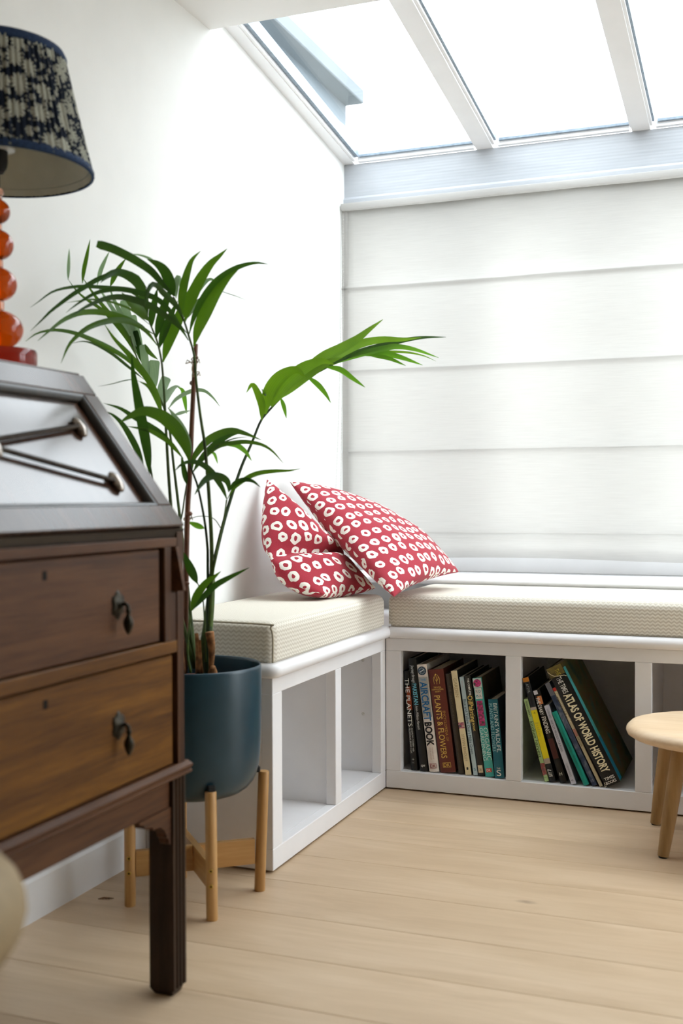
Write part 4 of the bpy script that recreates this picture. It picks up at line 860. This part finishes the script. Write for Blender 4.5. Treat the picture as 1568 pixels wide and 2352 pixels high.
# frond E
fe = stemlet('frond', 0, [(478, 1520), (477, 1303), (476, 1254), (469, 1192), (454, 1118), (442, 1084), (436, 1066)], 2.09, 2.06, 0.0032, 0.0018, 'stemdark', n=30)
le = lambda *a, **k: leaflet(fe, *a, **k)
le(3, [(1125, 1470), (1085, 1290), (990, 1110), (850, 960), (700, 880), (560, 858), (420, 915), (280, 1000)], 185, 2.055, 1.99, 'leaf', twist=-6)
le(3, [(1130, 1440), (1100, 1240), (1020, 1040), (930, 900), (865, 815)], 108, 2.07, 2.08, 'leafpale', twist=-10)
le(4, [(215, 620), (240, 470), (370, 300), (520, 200), (690, 150), (850, 185), (1045, 265)], 105, 2.06, 2.12, 'leaf', twist=10)
le(4, [(225, 650), (320, 500), (470, 340), (620, 225), (780, 172), (920, 225)], 98, 2.07, 2.12, 'leafdark', twist=-10)
le(4, [(250, 610), (400, 440), (540, 335), (700, 300), (870, 287), (1050, 320), (1180, 400), (1310, 545)], 62, 2.07, 2.13, 'leaf', twist=8)
le(4, [(450, 400), (560, 312), (720, 247), (900, 225)], 20, 2.08, 2.12, 'leafdark')
le(4, [(610, 325), (740, 325), (850, 400), (930, 515)], 72, 2.10, 2.13, 'leaflime', twist=0)
le(4, [(420, 420), (480, 430), (522, 550)], 40, 2.10, 2.12, 'leaflime', twist=0)
le(4, [(150, 800), (120, 640), (85, 450)], 76, 2.08, 2.09, 'leafdark', twist=10)
stemlet('frond', 0, [(452, 1520), (430, 1400), (412, 1240), (420, 1170), (428, 1115), (435, 1080)], 2.12, 2.09, 0.0028, 0.0012, 'stem', n=20)
# frond C, arching over to the right
fc = stemlet('frond', 0, [(480, 1500), (484, 1340), (487, 1311), (511, 1210), (528, 1151), (543, 1104), (557.5, 1064), (577, 1020), (598, 968), (615, 946), (640, 919), (667, 894), (698, 873), (731, 855), (768, 836), (805, 824), (848, 812)], 2.10, 2.36, 0.0048, 0.0010, 'stemdark', n=56)
lc_ = lambda t, p, w, d0, d1, mat='leaf', **k: leaflet(fc, t, p, w, d0, d1, 'leafmid' if mat == 'leaf' else mat, **k)
lc_(5, [(132, 800), (135, 690), (95, 580), (60, 535), (18, 595)], 66, 2.16, 2.16, 'leaf', twist=0)
lc_(5, [(160, 755), (185, 610), (250, 500), (330, 440), (400, 425), (465, 485)], 120, 2.17, 2.18, 'leaf', twist=6)
lc_(5, [(205, 700), (300, 550), (420, 430), (520, 375), (600, 358), (680, 385)], 118, 2.18, 2.22, 'leaf', twist=-6)
lc_(5, [(270, 640), (400, 510), (520, 425), (640, 360), (740, 330)], 100, 2.20, 2.25, 'leaf', twist=4)
lc_(5, [(350, 575), (480, 420), (600, 325), (720, 265), (850, 190), (940, 120), (1042, 45)], 92, 2.22, 2.32, 'leaf', twist=8)
lc_(5, [(450, 500), (600, 380), (760, 280), (900, 220), (1050, 195), (1190, 195), (1330, 180)], 74, 2.25, 2.36, 'leaf', twist=-8)
lc_(5, [(560, 440), (700, 355), (850, 295), (1000, 250), (1180, 205), (1340, 180), (1515, 177)], 50, 2.28, 2.40, 'leafdark')
lc_(5, [(690, 375), (880, 305), (1040, 265), (1150, 248), (1290, 272), (1460, 332)], 52, 2.3, 2.38, 'leaflime', twist=4)
lc_(5, [(800, 340), (1000, 292), (1200, 290), (1340, 315), (1440, 358)], 22, 2.32, 2.38, 'leaf')
lc_(5, [(880, 315), (1050, 302), (1180, 330), (1340, 388)], 48, 2.33, 2.36, 'leaflime', twist=0)
lc_(5, [(920, 308), (1080, 335), (1215, 392)], 36, 2.33, 2.34, 'leaflime', twist=0)
lc_(5, [(600, 398), (720, 420), (820, 490), (910, 555)], 48, 2.27, 2.27, 'leaflime', twist=0)
lc_(5, [(470, 470), (550, 530), (610, 600), (652, 672)], 46, 2.24, 2.24, 'leaflime', twist=0)
lc_(5, [(275, 630), (300, 700), (319, 788)], 36, 2.2, 2.2, 'leaflime', twist=0)
lc_(5, [(165, 620), (150, 590), (132, 565)], 26, 2.17, 2.18, 'leafpale', twist=0)
# frond D, small, in front of the wall
fd = stemlet('frond', 0, [(484, 1400), (490, 1310), (507, 1220), (513, 1197), (520.5, 1148)], 2.08, 2.06, 0.0022, 0.0014, 'stem', n=18)
ld = lambda *a, **k: leaflet(fd, *a, **k)
ld(4, [(635, 985), (570, 830), (450, 650), (330, 555), (200, 523), (85, 560), (0, 642)], 84, 2.06, 2.0, 'leafdark', twist=-8)
ld(4, [(655, 890), (640, 770), (560, 710), (450, 700), (345, 770), (245, 920)], 104, 2.05, 2.0, 'leafdark', twist=14)
ld(4, [(640, 970), (720, 840), (850, 735), (1000, 665), (1200, 638), (1380, 632), (1515, 608)], 66, 2.06, 2.08, 'leaf', twist=-10)
ld(4, [(650, 890), (720, 790), (830, 742), (940, 758), (1035, 832)], 66, 2.06, 2.06, 'leafdark', twist=10)
# low leaves
ff = stemlet('frond', 0, [(438, 1545), (430.5, 1501), (433, 1451), (439, 1402)], 2.05, 2.04, 0.0026, 0.0012, 'stem', n=16)
leaflet(ff, 8, [(236, 1560), (285, 1420), (380, 1290), (455, 1235), (515, 1185)], 82, 2.04, 2.03, 'leaf', twist=5)
leaflet(ff, 8, [(240, 1555), (340, 1440), (460, 1320), (600, 1240), (700, 1190), (780, 1150)], 66, 2.04, 2.06, 'leafdark', twist=-5)
fs = stemlet('frond', 0, [(472, 1520), (471, 1464), (466, 1377), (454, 1340)], 2.07, 2.06, 0.0020, 0.0010, 'stem', n=16)
leaflet(fs, 8, [(297, 1300), (245, 1190), (200, 1090), (160, 1000)], 92, 2.06, 2.05, 'leafdark', twist=8)
fq = stemlet('frond', 0, [(508, 1215), (495, 1195), (480, 1187), (455, 1186), (436, 1192)], 2.08, 2.08, 0.0009, 0.0006, 'stem', n=14)
leaflet(fq, 4, [(362, 1325), (270, 1290), (200, 1262), (165, 1250)], 78, 2.09, 2.1, 'leaflime', twist=0)

# ================================================================== WRITING BUREAU
dx0 = Vector((0, 0, 0))
dk_ = thing('writing_bureau', 'dark brown wooden writing bureau with sloping lid against the left wall', 'desk', (-0.1, -1.5675, 0))
DO = Vector((-0.1, -1.5675, 0))
def dpart(name, bm, mat, parent=None, **k):
    bmesh.ops.translate(bm, verts=bm.verts[:], vec=-DO); return obj(name, bm, mat, parent or dk_, **k)
YC = -1.5675; HW = 0.3455                       # half width, so far side at y = -1.222
XF = 0.0925
LA = Vector((0.0903, 0, 0.7135)); LU = Vector((-0.6088, 0, 0.7933)); LN = Vector((0.7933, 0, 0.6088)); LL = 0.293
def mir(y): return 2*YC-y
# carcass sides follow the slope of the lid
side = [(WX+0.018, 0.340), (XF, 0.340), (XF, 0.700), (0.078, 0.704), (-0.098, 0.934), (-0.103, 0.940), (WX+0.018, 0.940)]
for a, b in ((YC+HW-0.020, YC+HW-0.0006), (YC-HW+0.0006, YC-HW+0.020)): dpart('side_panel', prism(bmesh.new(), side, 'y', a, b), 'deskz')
dpart('back_board', B(WX+0.0185, WX+0.026, YC-HW+0.0205, YC+HW-0.0205, 0.342, 0.938), 'desk')
dpart('top_board', B(WX+0.016, -0.0935, YC-HW-0.001, YC+HW+0.003, 0.9405, 0.9490, bev=0.002), 'desklid')
dpart('bottom_board', B(WX+0.0265, XF-0.012, YC-HW+0.0205, YC+HW-0.0205, 0.341, 0.349), 'desk')
def rl(name, y0, y1, z0, z1, mat='desk', x0=None, x1=None, bev=0.001): return dpart(name, B(x0 if x0 is not None else XF-0.018, x1 if x1 is not None else XF, y0, y1, z0, z1, bev=bev), mat)
yi = YC+HW-0.0205; yj = mir(yi)
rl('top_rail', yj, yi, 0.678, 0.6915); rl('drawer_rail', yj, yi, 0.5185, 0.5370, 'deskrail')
for y0, y1 in ((-1.279, -1.2595), (mir(-1.2595), mir(-1.279))): rl('stile', y0, y1, 0.5372, 0.6778, 'deskz')
# cove moulding under the lid
cv = bmesh.new(); prism(cv, [(XF-0.012, 0.692), (XF-0.004, 0.692), (XF-0.002, 0.697), (XF+0.001, 0.7045), (XF-0.012, 0.7045)], 'y', YC-HW-0.0005, YC+HW+0.001); dpart('cove_moulding', cv, 'deskshade')
# lid supports at the sides
for sgn in (1, -1):
    y0, y1 = (-1.2590, -1.2420) if sgn == 1 else (mir(-1.2420), mir(-1.2590))
    lp = bmesh.new(); a, b = (-1.2505, -1.2270) if sgn == 1 else (mir(-1.2270), mir(-1.2505))
    prism(lp, [(XF-0.06, 0.6775), (XF+0.003, 0.6775), (XF+0.0155, 0.612), (XF+0.0005, 0.6105), (XF-0.06, 0.6105)], 'y', *( (a, yi-0.0002) if sgn == 1 else (yj+0.0002, b)))
    dpart('lid_support', lp, 'desk'); rl('support_rail', *((-1.2592, yi) if sgn == 1 else (yj, mir(-1.2592))), 0.5372, 0.6100, 'deskz', x1=XF-0.0015)
# lid
lid = thing('lid', '', ''); del lid['label']; del lid['category']; lid.parent = dk_
lid.matrix_local = Matrix(((0, LU.x, LN.x, LA.x-DO.x), (1, 0, 0, YC-DO.y), (0, LU.z, LN.z, LA.z), (0, 0, 0, 1)))   # local x along the desk, y up the slope, z out of the lid
LW = HW+0.004
def lp_(name, bm, mat, **k): return obj(name, bm, mat, lid, **k)
lp_('lid_rail', B(-LW, LW, -0.0045, 0.0345, -0.018, 0, bev=0.0018), 'desklid'); lp_('lid_rail', B(-LW, LW, 0.2510, LL, -0.018, 0, bev=0.0018), 'desklid')
for sg in (1, -1):
    x0, x1 = (LW-0.0375, LW) if sg == 1 else (-LW, -LW+0.0375); lp_('lid_stile', B(x0, x1, 0.0347, 0.2508, -0.018, 0, bev=0.0015), 'desklid')
PXW = LW-0.0375
lp_('lid_panel', B(-PXW, PXW, 0.0347, 0.2508, -0.020, -0.0130), 'lidpanel')
def bead(x0, x1, y0, y1): # quarter-round bead around the recess
    for (a, b, nx, ny) in (((x0, y0), (x1, y0), 0, 1), ((x0, y1), (x1, y1), 0, -1), ((x0, y0), (x0, y1), 1, 0), ((x1, y0), (x1, y1), -1, 0)):
        bm = bmesh.new(); n = 6; w, h = 0.011, 0.0112; ra = []
        for k in range(n+1):
            t = PI/2*k/n; o_ = w*(1-math.cos(t))*0.9+0.0002; zz = -0.0012-h*math.sin(t)
            o_ = w*math.sin(t)*0.95+0.0002; zz = -0.0012-h*(1-math.cos(t))
            m1 = w*math.sin(t)*0.95
            pa = (a[0]+nx*o_+(0 if nx else m1), a[1]+ny*o_+(0 if ny else m1), zz); pb = (b[0]+nx*o_-(0 if nx else m1), b[1]+ny*o_-(0 if ny else m1), zz)
            ra.append((bm.verts.new(pa), bm.verts.new(pb)))
        for k in range(n): bm.faces.new((ra[k][0], ra[k][1], ra[k+1][1], ra[k+1][0]))
        lp_('bead_moulding', bm, 'deskshade', smooth=True)
bead(-PXW, PXW, 0.0347, 0.2508)
def rope(p, q, r=0.0036, name='twisted_handle'):
    p, q = Vector(p), Vector(q); L = (q-p).length; n = int(L/0.0006); bm = bmesh.new(); t = (q-p).normalized(); nx = t.cross(Vector((0, 0, 1))).normalized(); ny = t.cross(nx); rings = []; sg = 12
    for i in range(n+1):
        c = p.lerp(q, i/n); row = []
        for k in range(sg):
            a = 2*PI*k/sg; ph = 2*PI*(L*i/n)/0.0046; rr = r*(0.84+0.26*math.sin(ph+a)); row.append(bm.verts.new(c+nx*(rr*math.cos(a))+ny*(rr*math.sin(a))))
        rings.append(row)
    for i in range(n):
        for k in range(sg): bm.faces.new((rings[i][k], rings[i][(k+1) % sg], rings[i+1][(k+1) % sg], rings[i+1][k]))
    bm.faces.new(rings[0][::-1]); bm.faces.new(rings[-1]); bmesh.ops.recalc_face_normals(bm, faces=bm.faces[:]); return lp_(name, bm, 'steel', smooth=True)
def boss(x, y, z0=-0.013):
    bm = bmesh.new(); lathe(bm, [(0, 0.0125), (0.004, 0.0120), (0.0075, 0.0100), (0.0095, 0.0070), (0.0100, 0.0045), (0.0090, 0.002), (0.0085, 0), (0, 0)], 24, (0, 0, 0))
    for v in bm.verts: v.co.y *= 1.85
    bmesh.ops.translate(bm, verts=bm.verts[:], vec=(x, y, z0)); lp_('handle_boss', bm, 'bossmetal', smooth=True)
cx = 0.0
for sg in (1, -1):
    for y in (0.1865, 0.0835):
        rope((sg*0.020, 0.1385+(0.008 if y > 0.13 else -0.006), -0.0055), (sg*0.247, y, -0.0055)); boss(sg*0.252, y)
boss(0.018, 0.1385); boss(-0.018, 0.1385)
# drawers
def drawer(y0, y1, z0, z1, mat):
    g = 0.0012
    fr = dpart('drawer', B(XF-0.020, XF-0.0035, y0+g, y1-g, z0+g, z1-g, bev=0.0015), mat)
    def sub(name, bm, m, **k): bmesh.ops.translate(bm, verts=bm.verts[:], vec=-DO); return obj(name, bm, m, fr, **k)
    zk = z1-0.016
    kh = bmesh.new(); box(kh, XF-0.006, XF-0.0031, YC-0.0045, YC+0.0045, zk-0.0115, zk); bmesh.ops.recalc_face_normals(kh, faces=kh.faces[:]); sub('keyhole', kh, 'slot')
    for yy in (-1.402, mir(-1.402)):
        zt_ = 0.6155 if z1 > 0.6 else 0.4490; x = XF-0.0035
        pl = bmesh.new(); lathe(pl, [(0, 0.0075), (0.003, 0.007), (0.0045, 0.0045), (0.0075, 0.004), (0.0105, 0.0022), (0.0115, 0)], 20)
        for v in pl.verts:
            a = math.atan2(v.co.y, v.co.x); rr = 1+0.12*math.cos(6*a)*(1 if math.hypot(v.co.x, v.co.y) > 0.006 else 0); v.co.x *= rr*1.65; v.co.y *= rr*1.35
        mt = Matrix(((0, 0, 1, x), (0, 1, 0, yy), (1, 0, 0, zt_-0.012), (0, 0, 0, 1))); bmesh.ops.transform(pl, matrix=mt, verts=pl.verts[:]); bmesh.ops.recalc_face_normals(pl, faces=pl.faces[:]); sub('pull_plate', pl, 'bronze', smooth=True)
        dr = bmesh.new(); tube(dr, [(x+0.006, yy, zt_-0.011), (x+0.012, yy, zt_-0.0095), (x+0.0165, yy, zt_-0.013), (x+0.0170, yy, zt_-0.019)], 0.0028, 8)
        lathe(dr, [(0, 0), (0.0026, 0.002), (0.0056, 0.008), (0.0074, 0.0155), (0.0064, 0.021), (0.0036, 0.026), (0.0027, 0.030), (0.0042, 0.032), (0.0036, 0.035), (0, 0.037)], 14, (x+0.0170, yy, zt_-0.0525)); sub('drop_pull', dr, 'bronze', smooth=True)
    return fr
drawer(mir(-1.2875), -1.2875, 0.5385, 0.6765, 'desk'); drawer(mir(-1.2505), -1.2505, 0.3500, 0.5165, 'deskrail')
for y0, y1, z0, z1 in ((-1.2873, -1.2792, 0.5385, 0.6765), (mir(-1.2792), mir(-1.2873), 0.5385, 0.6765), (-1.2503, -1.2428, 0.35, 0.5165), (mir(-1.2428), mir(-1.2503), 0.35, 0.5165)):
    rl('recess', y0, y1, z0, z1, 'slot', x1=XF-0.012, bev=0)
# waist moulding
wm = bmesh.new(); prism(wm, [(XF-0.02, 0.3305), (XF+0.0055, 0.3305), (XF+0.0085, 0.3325), (XF+0.0088, 0.3350), (XF+0.0062, 0.3368), (XF+0.0066, 0.3385), (XF+0.0095, 0.3410), (XF+0.0098, 0.3440), (XF+0.0075, 0.3462), (XF+0.0040, 0.3472), (XF+0.0022, 0.3492), (XF+0.0005, 0.3492), (XF-0.02, 0.3492)], 'y', YC-HW-0.0085, YC+HW+0.0085)
dpart('waist_moulding', wm, 'desk', smooth=35)
for sg in (1, -1):
    wm = bmesh.new(); prism(wm, [(0, 0.3305), (0.0055, 0.3305), (0.0088, 0.3350), (0.0062, 0.3368), (0.0098, 0.3440), (0.0040, 0.3472), (0.0005, 0.3492), (0, 0.3492)], 'x', WX+0.02, XF-0.0205)
    for v in wm.verts: v.co.y = YC+sg*(HW-0.0004+v.co.y)
    bmesh.ops.recalc_face_normals(wm, faces=wm.faces[:]); dpart('waist_moulding', wm, 'desk', smooth=35)
# stand: apron, brackets, legs
dpart('apron', B(XF-0.020, XF-0.004, mir(-1.2615), -1.2615, 0.2885, 0.3303, bev=0.001), 'desk')
for sg in (1, -1):
    y0 = -1.2235 if sg == 1 else mir(-1.2235); dpart('apron', B(WX+0.062, 0.052, min(y0, y0-sg*0.016), max(y0, y0-sg*0.016), 0.2885, 0.3303), 'desk')
    br = [(-1.2615, 0.2883), (-1.352, 0.2883), (-1.350, 0.2840), (-1.340, 0.2820), (-1.3375, 0.2760), (-1.3150, 0.2715), (-1.3120, 0.2665), (-1.3000, 0.2672), (-1.2900, 0.2650), (-1.2820, 0.2590), (-1.2765, 0.2510), (-1.2745, 0.2450), (-1.2700, 0.2430), (-1.2680, 0.2360), (-1.2650, 0.2325), (-1.2615, 0.2320)]
    if sg == -1: br = [(mir(a), b) for a, b in br]
    bm = bmesh.new(); prism(bm, br, 'x', XF-0.018, XF-0.0015); dpart('bracket', bm, 'desk')
def dleg(x0, x1, y0, y1, flute):
    bm = bmesh.new()
    if flute:
        # section with three grooves on the front face
        w = y1-y0; pts = [(x0, y0), (x1, y0)]; e_ = 0.0036; gw = (w-2*e_)/3
        for k in range(3):
            a = y0+e_+gw*k+0.0012; b = y0+e_+gw*(k+1)-0.0012
            pts += [(x1, a), (x1-0.0028, a+(b-a)*0.28), (x1-0.0028, a+(b-a)*0.72), (x1, b)]
        pts += [(x1, y1), (x0, y1)]; prism(bm, pts, 'z', 0.010, 0.3303)
        c = bmesh.new(); prism(bm, [(x0, y0), (x1-0.0032, y0), (x1-0.0032, y1), (x0, y1)], 'z', 0.0101, 0.0102)
    else: box(bm, x0, x1, y0, y1, 0.010, 0.3303)
    # chamfered foot
    i = 0.006; A = [bm.verts.new(p) for p in ((x0+i, y0+i, 0), (x1-i, y0+i, 0), (x1-i, y1-i, 0), (x0+i, y1-i, 0))]; Q = [bm.verts.new(p) for p in ((x0, y0, 0.0105), (x1-0.003, y0, 0.0105), (x1-0.003, y1, 0.0105), (x0, y1, 0.0105))]
    bm.faces.new(A[::-1]); bm.faces.new(Q)
    for k in range(4): bm.faces.new((A[k], A[(k+1) % 4], Q[(k+1) % 4], Q[k]))
    bmesh.ops.recalc_face_normals(bm, faces=bm.faces[:]); dpart('leg', bm, 'deskleg_shaded')
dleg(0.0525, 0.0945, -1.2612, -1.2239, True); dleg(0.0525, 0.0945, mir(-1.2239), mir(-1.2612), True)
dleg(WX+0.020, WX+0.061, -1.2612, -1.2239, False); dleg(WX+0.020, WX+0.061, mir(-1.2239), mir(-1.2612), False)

# ================================================================== LAMP
LX, LY, LZ = -0.2, -1.2835, 0.9495
lm = thing('table_lamp', 'table lamp with stacked amber glass balls and a navy floral pleated shade', 'lamp', (LX, LY, LZ))
def lz(prof, mat, name, seg=48, parent=lm, smooth=40): return obj(name, lathe(bmesh.new(), [(r, z-LZ) for r, z in prof], seg), mat, parent, smooth=smooth)
def ball(r, zc, h, rn):
    p = [(0, zc-h), (rn, zc-h+0.0003)]
    a0 = math.asin(min(0.95, rn/r))
    for k in range(25):
        a = a0+(PI-2*a0)*k/24; p.append((r*math.sin(a), zc-(h-0.0008)*math.cos(a)/math.cos(a0)))
    p += [(rn, zc+h-0.0003), (0, zc+h)]; return p
lz([(0, 0.9497), (0.0575, 0.9497), (0.0590, 0.9515), (0.0592, 0.9790), (0.0575, 0.9828), (0.0550, 0.9835), (0, 0.9835)], 'redglass', 'lamp_foot', 72)
for r, zc, h, rn in ((0.0385, 1.0150, 0.0308, 0.010), (0.0292, 1.0860, 0.0265, 0.0085), (0.0245, 1.1475, 0.0235, 0.0075), (0.0197, 1.1995, 0.0190, 0.0065)):
    lz(ball(r, zc, h, rn), 'amber', 'glass_ball', 56, smooth=True)
for z0, z1, r in ((1.0462, 1.0590, 0.0098), (1.1128, 1.1236, 0.0085), (1.1713, 1.1800, 0.0070)): lz([(0, z0), (r, z0), (r, z1), (0, z1)], 'pinkglass', 'glass_collar', 32)
lz([(0, 1.2188), (0.0075, 1.2188), (0.0072, 1.2225), (0.0105, 1.2290), (0.0085, 1.2345), (0, 1.2345)], 'pinkglass', 'glass_collar', 24)
lz([(0, 0.9840), (0.0030, 0.9840), (0.0030, 1.2186), (0, 1.2186)], 'rodc', 'inner_rod', 16)
lz([(0, 1.2348), (0.0045, 1.2348), (0.0045, 1.2590), (0, 1.2590)], 'bronze', 'stem_rod', 16)
lz([(0, 1.2592), (0.010, 1.2592), (0.0150, 1.2680), (0.0165, 1.2760), (0.0165, 1.3060), (0.0140, 1.3090), (0, 1.3090)], 'rubber', 'bulb_holder', 28)
lz([(0.0168, 1.2930), (0.0275, 1.2950), (0.0285, 1.2970), (0.0275, 1.2990), (0.0168, 1.2990)], 'bulb', 'shade_ring', 36)
lz([(0.012, 1.3092), (0.014, 1.315), (0.026, 1.338), (0.029, 1.352), (0.026, 1.366), (0.015, 1.377), (0, 1.380)], 'bulb', 'bulb', 28, smooth=True)
sh = bmesh.new(); uvl = sh.loops.layers.uv.verify(); NS = 480; NP = 84; zb, ztp, rb, rt = 1.262, 1.446, 0.1462, 0.1030
rows = []; rnd = random.Random(5); jit = [rnd.uniform(0.5, 1.3) for _ in range(NP)]
for j in range(9):
    k = j/8; z = zb+(ztp-zb)*k; r = rb+(rt-rb)*k-0.004*math.sin(PI*k)*0.5; row = []
    for i in range(NS):
        a = 2*PI*i/NS; ph = (i*NP/NS) % 1.0; w = abs(2*ph-1); rr = r+0.0030*jit[int(i*NP/NS)]*(1-w**1.5)*(0.5+0.7*math.sin(PI*min(1, 0.2+k*0.7)))
        row.append(sh.verts.new((rr*math.cos(a), rr*math.sin(a), z-LZ)))
    rows.append(row)
for j in range(8):
    for i in range(NS):
        i2 = (i+1) % NS; f = sh.faces.new((rows[j][i], rows[j][i2], rows[j+1][i2], rows[j+1][i]))
        for l, (ii, jj) in zip(f.loops, ((i, j), (i+1, j), (i+1, j+1), (i, j+1))):
            pl_ = int((ii if ii <= i else i)*NP/NS); l[uvl].uv = (ii/NS*2*PI*0.125+pl_*0.0011, jj/8*0.186)
so_ = obj('lamp_shade', sh, 'floral', lm, smooth=True)
obj('shade_lining', lathe(bmesh.new(), [(rb-0.0022, zb-LZ), (rt-0.0022, ztp-LZ)], 96), 'lining', so_, smooth=True)
for r, z, h, sl in ((rb, zb, 0.0105, -1), (rt, ztp, 0.0125, 1)):
    dr = (rt-rb)/(ztp-zb); z0, z1 = (z-0.0025, z+h) if sl == -1 else (z-h, z+0.0025)
    def rr(zz): return r+dr*(zz-z)
    obj('shade_trim', lathe(bmesh.new(), [(rr(z0)-0.0030, z0-LZ), (rr(z0)+0.0016, z0-LZ-0.0004*sl), (rr((z0+z1)/2)+0.0036, (z0+z1)/2-LZ), (rr(z1)+0.0016, z1-LZ), (rr(z1)-0.0030, z1-LZ)], 96), 'navy', so_, smooth=True)
for k in range(3):
    a = 2*PI*k/3+0.5; obj('shade_spoke', tube(bmesh.new(), [(0.0278*math.cos(a), 0.0278*math.sin(a), 1.297-LZ), (0.100*math.cos(a), 0.100*math.sin(a), 1.43-LZ)], 0.0012, 6), 'bulb', so_, smooth=True)

# ================================================================== TAN STOOL AND TWIG
sc_ = at(47, 2122, 0.85); SRAD = 0.145
sx, sy = (sc_-RT*SRAD).x, (sc_-RT*SRAD).y
ts = thing('desk_stool', 'tan padded round stool in front of the writing bureau, cut by the frame edge', 'stool', (sx, sy, 0))
pf = [(0, sc_.z-0.044), (0.09, sc_.z-0.044), (0.112, sc_.z-0.042)]
for k in range(9): a = -PI/3+PI*0.83*k/8; pf.append((SRAD-0.040+0.040*math.cos(a), sc_.z+0.040*math.sin(a)))
pf += [(0.07, sc_.z+0.045), (0, sc_.z+0.046)]
obj('padded_seat', lathe(bmesh.new(), pf, 72), 'tan', ts, smooth=True)
for k in range(4):
    a = PI/4+PI/2*k+0.35; ca, sa = math.cos(a), math.sin(a); obj('leg', tube(bmesh.new(), [(0.105*ca, 0.105*sa, 0.0), (0.080*ca, 0.080*sa, sc_.z-0.0445)], [0.009, 0.014], 16), 'oakleg', ts, smooth=40)
tw_ = onp(244, 2066, 2, 0.0)
tg = bmesh.new(); tube(tg, [(-0.014, -0.006, 0.0014), (-0.006, 0.001, 0.0022), (0.003, 0.003, 0.0020), (0.012, 0.007, 0.0014)], [0.0007, 0.0014, 0.0013, 0.0006], 8)
for k in range(5): tube(tg, [(-0.010+0.005*k, -0.002+0.002*k, 0.002), (-0.010+0.005*k, -0.005+0.002*k, 0.0012)], 0.0005, 5)
o = obj('twig', tg, 'husk', smooth=True); o.location = tw_; tag(o, 'tiny dark dried twig lying on the floor below the bureau', 'twig')
